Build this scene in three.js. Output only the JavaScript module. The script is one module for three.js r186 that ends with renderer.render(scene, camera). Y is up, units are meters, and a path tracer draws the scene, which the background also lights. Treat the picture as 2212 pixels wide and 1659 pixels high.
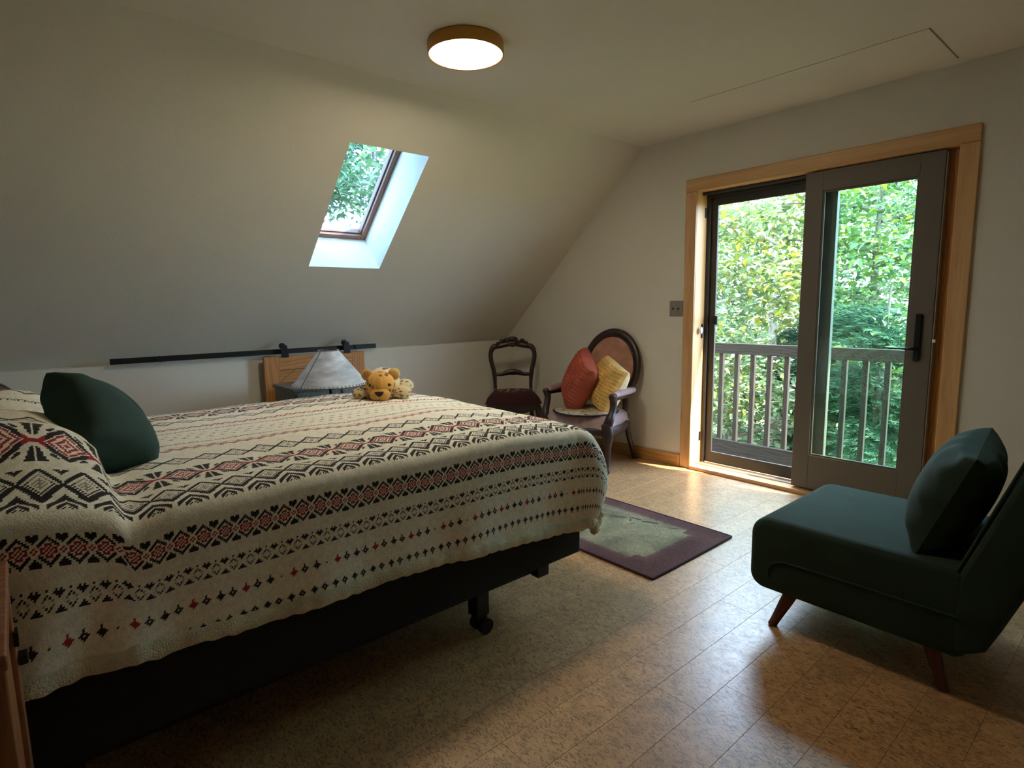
import * as THREE from 'three';
import { RoundedBoxGeometry } from 'three/addons/geometries/RoundedBoxGeometry.js';
import { mergeGeometries, mergeVertices, toCreasedNormals } from 'three/addons/utils/BufferGeometryUtils.js';
import { RectAreaLightUniformsLib } from 'three/addons/lights/RectAreaLightUniformsLib.js';

// ---------- camera, sky, sun, exposure ----------
const scene = new THREE.Scene();
const renderer = new THREE.WebGLRenderer();
renderer.toneMapping = THREE.LinearToneMapping;
renderer.toneMappingExposure = 1.6;
renderer.shadowMap.enabled = true;
RectAreaLightUniformsLib.init();
const V = (x, y, z) => new THREE.Vector3(x, y, z);
const camera = new THREE.PerspectiveCamera(67.314, 2212 / 1659, 0.05, 200);
{
  const yaw = 0.710535, pitch = 0.134228, roll = -0.015689;
  const f = V(Math.sin(yaw) * Math.cos(pitch), -Math.sin(pitch), -Math.cos(yaw) * Math.cos(pitch));
  const rt = V(Math.cos(yaw), 0, Math.sin(yaw)), up = rt.clone().cross(f);
  const R = rt.clone().multiplyScalar(Math.cos(roll)).addScaledVector(up, Math.sin(roll));
  const U = up.clone().multiplyScalar(Math.cos(roll)).addScaledVector(rt, -Math.sin(roll));
  camera.quaternion.setFromRotationMatrix(new THREE.Matrix4().makeBasis(R, U, f.clone().negate()));
  camera.position.set(0, 1.245, 0);
}
scene.background = new THREE.Color().setRGB(6.8, 9.3, 12.6);          // bright, lightly overcast summer sky
const sun = new THREE.DirectionalLight(new THREE.Color().setRGB(1, 0.93, 0.8), 17);
sun.position.set(5 + 3, 11, 0.5 + 8.3); sun.target.position.set(5, 1, 0.5);
sun.castShadow = true; sun.shadow.mapSize.set(2048, 2048);
Object.assign(sun.shadow.camera, { left: -12, right: 12, top: 12, bottom: -12, near: 0.5, far: 40 });
scene.add(sun, sun.target);

// ---------- helpers ----------
let seed = 7;
const rnd = () => { seed = (seed * 1664525 + 1013904223) >>> 0; return seed / 4294967296; };
const rr = (a, b) => a + (b - a) * rnd();
const clamp = (x, a = 0, b = 1) => Math.min(b, Math.max(a, x));
const sstep = (a, b, x) => { const t = clamp((x - a) / (b - a)); return t * t * (3 - 2 * t); };
const mix = (a, b, t) => a + (b - a) * t;
const hash = (i, j, k = 0) => { let h = (i * 374761393 + j * 668265263 + k * 2147483647) | 0; h = Math.imul(h ^ (h >>> 13), 1274126177); return ((h ^ (h >>> 16)) >>> 0) / 4294967296; };
function vn(x, y, px = 0, py = 0, k = 0) {                            // value noise, tileable with periods px, py
  const i = Math.floor(x), j = Math.floor(y), u = x - i, v = y - j, s = u * u * (3 - 2 * u), t = v * v * (3 - 2 * v);
  const w = (a, p) => (p ? ((a % p) + p) % p : a);
  return mix(mix(hash(w(i, px), w(j, py), k), hash(w(i + 1, px), w(j, py), k), s), mix(hash(w(i, px), w(j + 1, py), k), hash(w(i + 1, px), w(j + 1, py), k), s), t);
}
const fbm = (x, y, px, py, k = 0, o = 4) => { let a = 0, m = 0.5, n = 0; for (let q = 0; q < o; q++) { a += m * vn(x, y, px, py, k + q); n += m; x *= 2; y *= 2; px *= 2; py *= 2; m *= 0.5; } return a / n; };
function tex(w, h, fn, wm, hm, srgb = true) {                         // fn(u,v) -> [r,g,b] 0..255; covers wm x hm metres of uv
  const d = new Uint8Array(w * h * 4);
  for (let y = 0; y < h; y++) for (let x = 0; x < w; x++) { const c = fn(x / w, y / h, x, y), p = (y * w + x) * 4; d[p] = clamp(c[0], 0, 255); d[p + 1] = clamp(c[1], 0, 255); d[p + 2] = clamp(c[2], 0, 255); d[p + 3] = 255; }
  const t = new THREE.DataTexture(d, w, h); t.wrapS = t.wrapT = THREE.RepeatWrapping; t.magFilter = THREE.LinearFilter; t.minFilter = THREE.LinearFilter;
  if (srgb) t.colorSpace = THREE.SRGBColorSpace;
  t.repeat.set(1 / wm, 1 / hm); t.needsUpdate = true; return t;
}
const grey = (w, h, fn, wm, hm) => tex(w, h, (u, v, x, y) => { const g = 255 * fn(u, v, x, y); return [g, g, g]; }, wm, hm, false);
const mat = (o) => new THREE.MeshStandardMaterial({ roughness: 0.8, ...o });
const phys = (o) => new THREE.MeshPhysicalMaterial({ roughness: 0.8, ...o });
const used = {};
const numbered = (n) => { used[n] = (used[n] ?? -1) + 1; return used[n] ? n + '_' + String(used[n]).padStart(3, '0') : n; };
function tag(o, label, category, group) { o.userData = { ...o.userData, label, category }; if (group) o.userData.group = group; return o; }
function thing(name, label, category, p = [0, 0, 0], turn = 0, group) {
  const o = new THREE.Group(); o.name = numbered(name); o.position.set(...p); o.rotation.y = turn; scene.add(o); return tag(o, label, category, group);
}
function setting(name, label, category = 'structure') { const o = new THREE.Group(); o.name = name; scene.add(o); o.userData = { kind: 'structure', label, category }; return o; }
function part(name, geo, m, parent, label) {
  const g = Array.isArray(geo) ? mergeGeometries(geo.map((q) => (q.index ? q.toNonIndexed() : q))) : geo;
  const o = new THREE.Mesh(g, m); o.name = parent === scene ? numbered(name) : name; o.castShadow = o.receiveShadow = true; parent.add(o); if (label) o.userData.label = label; return o;
}
function boxUV(g, axis = 0, off = 0) {                                // uv in metres, u along the grain axis
  if (g.index) g = g.toNonIndexed();
  const p = g.attributes.position, n = g.attributes.normal, uv = new Float32Array(p.count * 2);
  for (let i = 0; i < p.count; i += 3) {
    const a = [0, 0, 0]; for (let q = 0; q < 3; q++) { a[0] += Math.abs(n.getX(i + q)); a[1] += Math.abs(n.getY(i + q)); a[2] += Math.abs(n.getZ(i + q)); }
    const m = a.indexOf(Math.max(...a));
    for (let q = 0; q < 3; q++) {
      const c = [p.getX(i + q), p.getY(i + q), p.getZ(i + q)];
      let U, W; if (m === axis) { U = c[(axis + 1) % 3]; W = c[(axis + 2) % 3]; } else { U = c[axis]; W = c[3 - axis - m]; }
      uv[(i + q) * 2] = U + off; uv[(i + q) * 2 + 1] = W + off * 0.73 + m * 0.11;
    }
  }
  g.setAttribute('uv', new THREE.BufferAttribute(uv, 2)); return g;
}
// box from corner to corner with rounded edges; grain along the longest side
function bx(x0, x1, y0, y1, z0, z1, r = 0.003, off = 0) {
  const w = x1 - x0, h = y1 - y0, d = z1 - z0, m = Math.min(w, h, d), rad = Math.min(r, m * 0.49);
  const g = rad > 0.0002 ? new RoundedBoxGeometry(w, h, d, 1, rad) : new THREE.BoxGeometry(w, h, d);
  const q = boxUV(g, w >= h && w >= d ? 0 : h >= d ? 1 : 2, off + x0 * 0.37 + z0 * 0.61); q.translate((x0 + x1) / 2, (y0 + y1) / 2, (z0 + z1) / 2); return q;
}
// swept tube: pts [[x,y,z,rx,ry?]...] smoothed by Catmull-Rom; rx across 'side', ry the other way
function sweep(pts, seg = 24, rad = 10, closed = false, side = null) {
  const cv = new THREE.CatmullRomCurve3(pts.map((p) => V(p[0], p[1], p[2])), closed, 'centripetal');
  const n = pts.length, pos = [], uv = [], idx = []; let prevN = null, len = 0, last = null;
  const at = (t, k) => { const f = t * (closed ? n : n - 1), i = Math.min(Math.floor(f), closed ? n - 1 : n - 2), a = pts[i % n], b = pts[(i + 1) % n], q = f - i, s = q * q * (3 - 2 * q), g = (p) => p[k] ?? p[3]; return mix(g(a), g(b), s); };
  for (let i = 0; i <= seg; i++) {
    const t = i / seg, c = cv.getPoint(closed ? t % 1 : t), T = cv.getTangent(closed ? t % 1 : t);
    let N; if (side) N = V(...side).addScaledVector(T, -V(...side).dot(T)).normalize(); else { N = prevN ? prevN.clone() : (Math.abs(T.y) < 0.9 ? V(0, 1, 0) : V(1, 0, 0)); N.addScaledVector(T, -N.dot(T)).normalize(); prevN = N.clone(); }
    const B = T.clone().cross(N); if (last) len += c.distanceTo(last); last = c;
    const rx = at(t, 3), ry = at(t, 4);
    for (let j = 0; j <= rad; j++) { const a = j / rad * Math.PI * 2, p = c.clone().addScaledVector(N, Math.cos(a) * rx).addScaledVector(B, Math.sin(a) * ry); pos.push(p.x, p.y, p.z); uv.push(len, j / rad * 0.12); }
  }
  for (let i = 0; i < seg; i++) for (let j = 0; j < rad; j++) { const a = i * (rad + 1) + j, b = a + rad + 1; idx.push(a, a + 1, b, b, a + 1, b + 1); }
  if (!closed) for (const e of [0, seg]) {
    const c = cv.getPoint(e ? 1 : 0), k = pos.length / 3; pos.push(c.x, c.y, c.z); uv.push(0, 0);
    for (let j = 0; j < rad; j++) { const a = e * (rad + 1) + j; e ? idx.push(a, a + 1, k) : idx.push(a + 1, a, k); }
  }
  const g = new THREE.BufferGeometry(); g.setAttribute('position', new THREE.Float32BufferAttribute(pos, 3)); g.setAttribute('uv', new THREE.Float32BufferAttribute(uv, 2)); g.setIndex(idx); g.computeVertexNormals(); return g;
}
const lathe = (pts, seg = 32) => new THREE.LatheGeometry(pts.map((p) => new THREE.Vector2(p[0], p[1])), seg);
const ell = (rx, ry, rz, x = 0, y = 0, z = 0, ws = 24, hs = 16) => { const g = new THREE.SphereGeometry(1, ws, hs); g.scale(rx, ry, rz); g.translate(x, y, z); return g; };
// grid surface from a function (u,v in 0..1) -> [x,y,z,(uvx,uvy)]
function gridGeo(nu, nv, fn) {
  const pos = [], uv = [], idx = [];
  for (let j = 0; j <= nv; j++) for (let i = 0; i <= nu; i++) { const p = fn(i / nu, j / nv); pos.push(p[0], p[1], p[2]); uv.push(p[3] ?? i / nu, p[4] ?? j / nv); }
  for (let j = 0; j < nv; j++) for (let i = 0; i < nu; i++) { const a = j * (nu + 1) + i, b = a + nu + 1; idx.push(a, a + 1, b, b, a + 1, b + 1); }
  const g = new THREE.BufferGeometry(); g.setAttribute('position', new THREE.Float32BufferAttribute(pos, 3)); g.setAttribute('uv', new THREE.Float32BufferAttribute(uv, 2)); g.setIndex(idx); g.computeVertexNormals(); return g;
}
// stuffed cushion in its own xy plane: w x h, thickness t; disp(u,v,side) pushes out
function cushion(w, h, t, n = 48, disp = null, pinch = 0.06, pow = 0.42, split = false) {
  const mk = (s) => gridGeo(n, n, (u, v) => {
    const a = u * 2 - 1, b = v * 2 - 1, k = 1 - pinch * (1 - Math.abs(b) ** 2.2) * Math.abs(a) ** 3, k2 = 1 - pinch * (1 - Math.abs(a) ** 2.2) * Math.abs(b) ** 3;
    const body = Math.max(0, (1 - Math.abs(a) ** 2.4) * (1 - Math.abs(b) ** 2.4)) ** pow;
    return [a * k * w / 2, b * k2 * h / 2, s * (body * t / 2 + (disp ? disp(a * w / 2, b * h / 2, s, a, b) * Math.min(1, body * 2.2) : 0)), a * w / 2, b * h / 2];
  });
  const f = mk(1), b = mk(-1), ix = b.index.array; for (let i = 0; i < ix.length; i += 3) { const q = ix[i]; ix[i] = ix[i + 1]; ix[i + 1] = q; }
  b.computeVertexNormals(); if (split) return [f, b]; return mergeGeometries([f, b]);
}
const place = (g, p, e = [0, 0, 0]) => { g.rotateX(e[0]); g.rotateY(e[1]); g.rotateZ(e[2]); g.translate(...p); return g; };

// ---------- materials ----------
function woodTex(c1, c2, wm = 1.2, hm = 0.3, k = 1, rings = 9, dark = 0.35) {
  return tex(512, 256, (u, v) => {
    const bend = fbm(u * 3, v * 2, 3, 2, k, 3), g = (v + bend * 0.42) * rings, r = 0.5 + 0.5 * Math.sin(g * 6.283), f = vn(u * 12, v * 160, 12, 160, k + 9), s = fbm(u * 4, v * 24, 4, 24, k + 3, 2);
    const t = clamp(r ** 2 * 0.5 + s * 0.35 + f * 0.25 - 0.05), d = 1 - dark * 0.25 * (f > 0.82 ? 1 : 0);
    return [0, 1, 2].map((i) => mix(c1[i], c2[i], t) * d);
  }, wm, hm);
}
const plaster = grey(512, 512, (u, v) => 0.5 + 0.35 * (fbm(u * 40, v * 40, 40, 40, 3, 3) - 0.5) + 0.3 * (fbm(u * 160, v * 160, 160, 160, 8, 2) - 0.5), 0.6, 0.6);
const wallTint = tex(256, 256, (u, v) => { const n = fbm(u * 6, v * 6, 6, 6, 12, 4) - 0.5; return [225 + n * 7, 220 + n * 7, 207 + n * 8]; }, 2.4, 2.4);
const M = {};
M.wall = mat({ map: wallTint, roughness: 0.85, bumpMap: plaster, bumpScale: 0.0012 });
M.ceil = M.wall;
M.pine = mat({ map: woodTex([224, 182, 128], [202, 150, 96], 1.4, 0.3, 4, 3, 0.2), roughness: 0.42 });
M.oak = mat({ map: woodTex([205, 148, 84], [165, 105, 52], 0.8, 0.2, 21, 7), roughness: 0.5 });
M.basewood = mat({ map: woodTex([214, 164, 96], [182, 126, 66], 0.9, 0.15, 33, 5), roughness: 0.45 });
M.walnut = phys({ map: woodTex([60, 36, 26], [32, 18, 13], 0.5, 0.15, 41, 8), roughness: 0.42, clearcoat: 0.12, clearcoatRoughness: 0.3 });
M.darkwood = phys({ map: woodTex([74, 44, 30], [40, 22, 15], 0.5, 0.15, 47, 8), roughness: 0.38, clearcoat: 0.25, clearcoatRoughness: 0.35 });
M.legwood = mat({ map: woodTex([112, 62, 38], [76, 40, 24], 0.5, 0.15, 52, 8), roughness: 0.45 });
M.stand = mat({ map: woodTex([168, 112, 72], [124, 76, 46], 0.7, 0.18, 57, 6), roughness: 0.5 });
M.greywood = mat({ map: woodTex([112, 112, 106], [84, 84, 80], 0.7, 0.2, 61, 7), roughness: 0.6 });
M.deck = mat({ map: woodTex([70, 60, 49], [38, 32, 26], 0.9, 0.2, 66, 7, 0.9), roughness: 0.85 });
M.blackmetal = mat({ color: 0x16161a, roughness: 0.45, metalness: 0.4 });
M.bronze = mat({ color: 0x1c1a18, roughness: 0.4, metalness: 0.5 });
M.taupe = mat({ color: 0x6b6257, roughness: 0.5 });
M.screen = mat({ color: 0x35322c, roughness: 0.5, metalness: 0.2 });
M.alu = mat({ color: 0xb9bcc0, roughness: 0.35, metalness: 0.8 });
M.glass = phys({ color: 0xffffff, roughness: 0.01, transmission: 1, thickness: 0, ior: 1.5 });
M.glassTint = phys({ color: 0xdcf0e6, roughness: 0.01, transmission: 1, thickness: 0, ior: 1.5 });
const weave = grey(256, 256, (u, v, x, y) => 0.5 + 0.25 * ((x + y) & 1 ? 1 : -1) * 0.5 + 0.5 * (fbm(u * 32, v * 32, 32, 32, 5, 3) - 0.5), 0.12, 0.12);
const fuzz = grey(256, 256, (u, v) => fbm(u * 48, v * 48, 48, 48, 17, 3), 0.15, 0.15);
const velvetTint = (r, g, b, k) => tex(256, 256, (u, v) => { const n = fbm(u * 10, v * 10, 10, 10, k, 4) - 0.5; return [r * (1 + n * 0.35), g * (1 + n * 0.3), b * (1 + n * 0.3)]; }, 0.7, 0.7);
M.greenChair = phys({ map: velvetTint(27, 50, 35, 71), roughness: 0.85, bumpMap: weave, bumpScale: 0.0006, sheen: 0.3, sheenColor: new THREE.Color(0.12, 0.2, 0.16), sheenRoughness: 0.5 });
M.greenPillow = phys({ map: velvetTint(40, 70, 64, 73), roughness: 0.85, bumpMap: fuzz, bumpScale: 0.0008, sheen: 0.3, sheenColor: new THREE.Color(0.12, 0.2, 0.18), sheenRoughness: 0.5 });
M.mauve = phys({ map: velvetTint(176, 148, 146, 75), roughness: 0.85, bumpMap: fuzz, bumpScale: 0.0006, sheen: 0.4, sheenColor: new THREE.Color(0.5, 0.42, 0.42), sheenRoughness: 0.5 });
M.backfabric = phys({ map: velvetTint(186, 136, 112, 77), roughness: 0.9, bumpMap: weave, bumpScale: 0.0008 });
M.maroon = phys({ map: velvetTint(62, 22, 24, 79), roughness: 0.9, sheen: 0.3, sheenColor: new THREE.Color(0.25, 0.08, 0.1), sheenRoughness: 0.5 });
M.rust = mat({ map: velvetTint(176, 84, 62, 81), roughness: 0.95, bumpMap: fuzz, bumpScale: 0.0008 });
M.yellow = mat({ map: velvetTint(226, 182, 104, 83), roughness: 0.95, bumpMap: fuzz, bumpScale: 0.0008 });
M.cream = mat({ map: velvetTint(236, 222, 178, 85), roughness: 0.95 });
M.sherpa = mat({ map: velvetTint(238, 226, 192, 87), roughness: 1, bumpMap: fuzz, bumpScale: 0.004 });
M.black = mat({ color: 0x141312, roughness: 0.85 });
M.blackplastic = mat({ color: 0x101012, roughness: 0.5 });

// ---------- the room ----------
const X = 3.806, ZK = -4.396, YK = 1.012, YC = 2.44, ZC = -2.833, XL = -2.4, ZF = 1.8;
const flecks = (() => {                                               // cork: rows of torn strips with dark flecks lying across the board
  const W = 1024, H = 512, d = new Float32Array(W * H), b = new Float32Array(W * H); let s = 99; const r = () => { s = (s * 1664525 + 1013904223) >>> 0; return s / 4294967296; };
  for (let i = 0; i < 11000; i++) {
    const x0 = r() * W, y0 = r() * H, L = 4 + r() * r() * 16, w = 0.7 + r() * 1.0, a = 0.35 + r() * 0.6, k = (r() - 0.5) * 1.1, dense = vn(x0 / W * 14, y0 / H * 8, 14, 8, 5);
    if (r() > 0.35 + dense) continue;
    for (let t = 0; t < L; t++) { const x = x0 + t * k + Math.sin(t * 0.9 + i) * 0.8, y = y0 + t; for (let q = -2; q <= 2; q++) { const f = clamp(w - Math.abs(q)) * a; if (f > 0) { const p = ((((Math.round(y) % H) + H) % H) * W) + ((((Math.round(x) + q) % W) + W) % W); d[p] = Math.max(d[p], f); } } }
  }
  for (let i = 0; i < 260; i++) { const x0 = r() * W, y0 = r() * H, L = 30 + r() * 170, a = (r() - 0.4) * 0.5, h = 1 + r() * 4; for (let t = 0; t < L; t++) for (let q = 0; q < h; q++) { const p = ((Math.floor(y0 + q + Math.sin(t * 0.05 + i)) % H + H) % H) * W + (Math.floor(x0 + t) % W); b[p] += a * Math.sin(t / L * 3.14); } }
  return { d, b, W, H };
})();
const corkTint = (k, r0, g0, b0) => tex(1024, 512, (u, v, x, y) => {
  const p = (y * 1024 + x), f = flecks.d[p], s = flecks.b[p], n = fbm(u * 40, v * 20, 40, 20, k, 3) - 0.5, m = fbm(u * 4, v * 3, 4, 3, k + 5, 2) - 0.5;
  const t = 1 + n * 0.22 + m * 0.1 + s * 0.12; return [mix(r0 * t, 82, f), mix(g0 * t, 54, f), mix(b0 * t, 34, f)];
}, 1.2, 0.6);
const corkRough = grey(512, 256, (u, v, x, y) => 0.36 + 0.2 * (fbm(u * 60, v * 30, 60, 30, 4, 3) - 0.5) + 0.2 * flecks.d[(y * 2) * 1024 + x * 2], 1.2, 0.6);
M.cork = [0, 1, 2].map((i) => phys({ map: corkTint(90 + i * 7, [196, 190, 199][i], [152, 147, 155][i], [106, 101, 109][i]), roughness: 1, roughnessMap: corkRough, clearcoat: 0.7, clearcoatRoughness: 0.3 }));
{
  const floor = setting('floor', 'cork plank floor with dark flecks', 'floor');
  part('subfloor', bx(XL - 0.2, X + 0.19, -0.16, -0.0125, ZK - 0.2, ZF + 0.2, 0), mat({ color: 0x3a2a1c }), floor);
  const w = 0.1485, L = 1.2, geos = [];
  for (let i = 0; i < 4; i++) { const g = boxUV(new RoundedBoxGeometry(L - 0.0009, 0.012, w - 0.0008, 1, 0.0006), 0, i * 0.317); geos.push(g); }
  let n = 0;
  for (let j = 0; ; j++) {
    const z0 = 1.8 - 0.0025 - j * w; if (z0 - w < ZK - 0.1) break;
    const off = [0.235, 0.79, 0.5, 0.05, 0.93, 0.38][j % 6] * L;
    for (let i = -3; i < 4; i++) {
      let a = off + i * L, b = a + L; if (b < XL + 0.01 || a > X - 0.012) continue;
      const ca = Math.max(a, XL), cb = Math.min(b, X - 0.002), z1 = Math.max(z0 - w, ZK);
      const full = ca === a && cb === b && z1 === z0 - w;
      const g = full ? geos[(n * 7 + j) % 4] : boxUV(new RoundedBoxGeometry(cb - ca - 0.0016, 0.012, z0 - z1 - 0.0008, 1, 0.0006), 0, n * 0.13);
      const o = part('plank', g, M.cork[(n * 5 + j * 2) % 3], floor); o.position.set((ca + cb) / 2, -0.006, (z0 + z1) / 2); n++;
    }
  }
}
const gable = (x, t, hole) => {
  const s = new THREE.Shape(); const P = [[-ZF - 0.2, -0.16], [-ZK + 0.16, -0.16], [-ZK + 0.16, YK - 0.14], [-ZC, YC], [-ZF - 0.2, YC]];
  P.forEach(([p, q], i) => (i ? s.lineTo(p, q) : s.moveTo(p, q)));
  if (hole) { const h = new THREE.Path(); [[hole[0], hole[2]], [hole[1], hole[2]], [hole[1], hole[3]], [hole[0], hole[3]]].forEach(([p, q], i) => (i ? h.lineTo(p, q) : h.moveTo(p, q))); s.holes.push(h); }
  const g = new THREE.ExtrudeGeometry(s, { depth: t, bevelEnabled: false }); g.rotateY(Math.PI / 2); g.translate(x, 0, 0); return g;
};
part('wall_surface', gable(X, 0.185, [0.82, 2.37, 0.0, 2.052]), M.wall, setting('wall_right', 'painted gable wall with the sliding door', 'wall'));
part('wall_surface', gable(XL - 0.185, 0.185), M.wall, setting('wall_left', 'painted gable wall at the bed head', 'wall'));
part('wall_surface', boxUV(new THREE.BoxGeometry(X - XL + 0.36, YK + 0.06, 0.16).translate((X + XL) / 2, (YK - 0.16 - 0.1) / 2, ZK - 0.08), 0), M.wall, setting('wall_back', 'low cream knee wall under the sloped ceiling', 'wall'));
part('wall_surface', boxUV(new THREE.BoxGeometry(X - XL + 0.36, YC + 0.3, 0.16).translate((X + XL) / 2, YC / 2, ZF + 0.08), 0), M.wall, setting('wall_front', 'painted wall behind the viewer', 'wall'));
// sloped ceiling with the skylight shaft cut through it
const SK = { x0: 1.532, x1: 2.05, w0: 0.765, w1: 1.711, d: 0.33 };
const slopeM = new THREE.Matrix4().makeBasis(V(1, 0, 0), V(0, 0.6745, 0.7383), V(0, -0.7383, 0.6745)).setPosition(0, YK, ZK);
{
  const s = new THREE.Shape(); [[XL - 0.185, -0.3], [X + 0.185, -0.3], [X + 0.185, 2.5], [XL - 0.185, 2.5]].forEach(([p, q], i) => (i ? s.lineTo(p, q) : s.moveTo(p, q)));
  const h = new THREE.Path(); [[SK.x0, SK.w0], [SK.x1, SK.w0], [SK.x1, SK.w1], [SK.x0, SK.w1]].forEach(([p, q], i) => (i ? h.lineTo(p, q) : h.moveTo(p, q))); s.holes.push(h);
  const g = new THREE.ExtrudeGeometry(s, { depth: SK.d, bevelEnabled: false }); g.translate(0, 0, -SK.d); g.applyMatrix4(slopeM);
  part('slope_surface', g, M.ceil, setting('wall_slope', 'sloped painted ceiling with skylight shaft', 'ceiling'));
}
{
  const c = setting('ceiling', 'flat painted ceiling with an attic hatch', 'ceiling'), t = 0.16, e = 0.185, flat = (a, b, z0, z1) => boxUV(new THREE.BoxGeometry(b - a, t, z1 - z0).translate((a + b) / 2, YC + t / 2, (z0 + z1) / 2), 0);
  part('ceiling_surface', [flat(XL - e, 3.213, ZC - 0.02, ZF + 0.2), flat(3.213, X + e, ZC - 0.02, -2.058), flat(3.213, X + e, -0.852, ZF + 0.2), flat(3.72, X + e, -2.058, -0.852)], M.ceil, c);
  const h = part('hatch_panel', flat(3.2215, 3.7195, -2.0575, -0.8605), M.ceil, c, 'flush attic hatch panel outlined by a thin dark gap');
  part('hatch_backing', bx(3.15, 3.78, YC + t, YC + t + 0.03, -2.12, -0.79, 0), M.black, h);
}
// roof overhang above the balcony
{ const o = setting('roof_overhang', 'roof overhang above the balcony', 'roof'); part('soffit', bx(X + 0.186, X + 0.186 + 0.42, 2.52, 2.62, -2.72, 1.9, 0), M.deck, o);
  const g = bx(X + 0.186, X + 0.186 + 0.42, -0.3, 2.3, -SK.d, -0.12, 0); g.applyMatrix4(slopeM); part('rake_board', g, M.deck, o); }
// baseboards
part('board', bx(X - 0.015, X, 0, 0.088, -4.396, -2.468, 0.003), M.basewood, setting('baseboard_right', 'wooden baseboard left of the sliding door', 'baseboard'));
part('end_block', bx(X - 0.021, X, 0, 0.092, -2.467, -2.441, 0.002), M.basewood, scene.getObjectByName('baseboard_right'));
part('board', bx(X - 0.015, X, 0, 0.088, -0.747, ZF, 0.003), M.basewood, scene.getObjectByName('baseboard_right'));
part('board', bx(XL, X - 0.016, 0, 0.088, ZK, ZK + 0.015, 0.003), M.basewood, setting('baseboard_back', 'wooden baseboard along the knee wall', 'baseboard'));

// ---------- door casing, jambs, sill ----------
const Z0 = -2.352, Z1 = -0.835, YH = 2.036;
{
  const c = setting('trim_1', 'pine casing around the sliding door', 'trim');
  part('casing_left', bx(X - 0.019, X, 0, YH, -2.44, Z0, 0.005), M.pine, c);
  part('casing_right', bx(X - 0.019, X, 0, YH, Z1, -0.748, 0.005, 0.31), M.pine, c);
  part('casing_head', bx(X - 0.019, X, YH + 0.0005, 2.125, -2.44, -0.748, 0.007, 0.62), M.pine, c);
  part('jamb_left', bx(X - 0.012, 3.99, 0, YH + 0.016, Z0 - 0.018, Z0, 0.002, 0.2), M.pine, c);
  part('jamb_right', bx(X - 0.012, 3.99, 0, YH + 0.016, Z1, Z1 + 0.015, 0.002, 0.4), M.pine, c);
  part('jamb_head', bx(X - 0.012, 3.99, YH, YH + 0.016, Z0, Z1, 0.002, 0.9), M.pine, c);
  part('jamb_stop', bx(3.866, 3.886, 0.03, YH, -0.925, Z1, 0.002, 0.7), M.oak, c);
  part('frame_left', bx(3.935, 3.952, 0.03, YH, Z0, Z0 + 0.028, 0.002), M.screen, c);
  part('frame_head', bx(3.93, 3.952, YH - 0.035, YH, Z0, -0.84, 0.002), M.screen, c);
  part('head_track', bx(3.868, 3.886, YH - 0.022, YH, Z0, -0.93, 0.002), M.screen, c);
  part('sill', bx(X - 0.03, 3.99, 0, 0.026, Z0, Z1, 0.003, 0.15), M.pine, c);
  part('sill_track', bx(3.868, 3.885, 0.026, 0.036, Z0, Z1, 0.001), M.alu, c);
  part('sill_rail', bx(3.935, 3.953, 0.026, 0.032, Z0, -0.95, 0.001), M.alu, c);
  const k = part('strike_plate', bx(3.895, 3.915, 0.985, 1.09, Z0, Z0 + 0.004, 0.0015), M.bronze, c, 'dark bronze strike plate on the left jamb');
  part('strike_hook', bx(3.9, 3.91, 1.02, 1.055, Z0 + 0.004, Z0 + 0.018, 0.003), M.bronze, k);
  part('thumb_turn', ell(0.02, 0.026, 0.006, 3.868, 1.043, Z0 + 0.022), M.alu, k);
  part('jamb_bracket', bx(3.905, 3.92, 1.86, 1.93, Z0, Z0 + 0.006, 0.002), M.bronze, c);
  part('jamb_bracket', bx(3.905, 3.92, 0.2, 0.27, Z0, Z0 + 0.006, 0.002), M.bronze, c);
}
function leaf(name, label, x0, x1, za, zb, y0, y1, sl, sr, top, bot, m, pane) {  // stiles, rails and a pane
  const d = setting(name, label, 'door');
  part('stile', bx(x0, x1, y0, y1, za, za + sl, 0.003), m, d); part('stile', bx(x0, x1, y0, y1, zb - sr, zb, 0.003), m, d);
  part('top_rail', bx(x0, x1, y1 - top, y1, za + sl, zb - sr, 0.001), m, d); part('bottom_rail', bx(x0, x1, y0, y0 + bot, za + sl, zb - sr, 0.001), m, d);
  if (pane) part('pane', new THREE.PlaneGeometry(zb - za - sl - sr + 0.004, y1 - y0 - top - bot + 0.004).rotateY(-Math.PI / 2).translate((x0 + x1) / 2, (y0 + bot + y1 - top) / 2, (za + sl + zb - sr) / 2), pane, d);
  return d;
}
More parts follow.
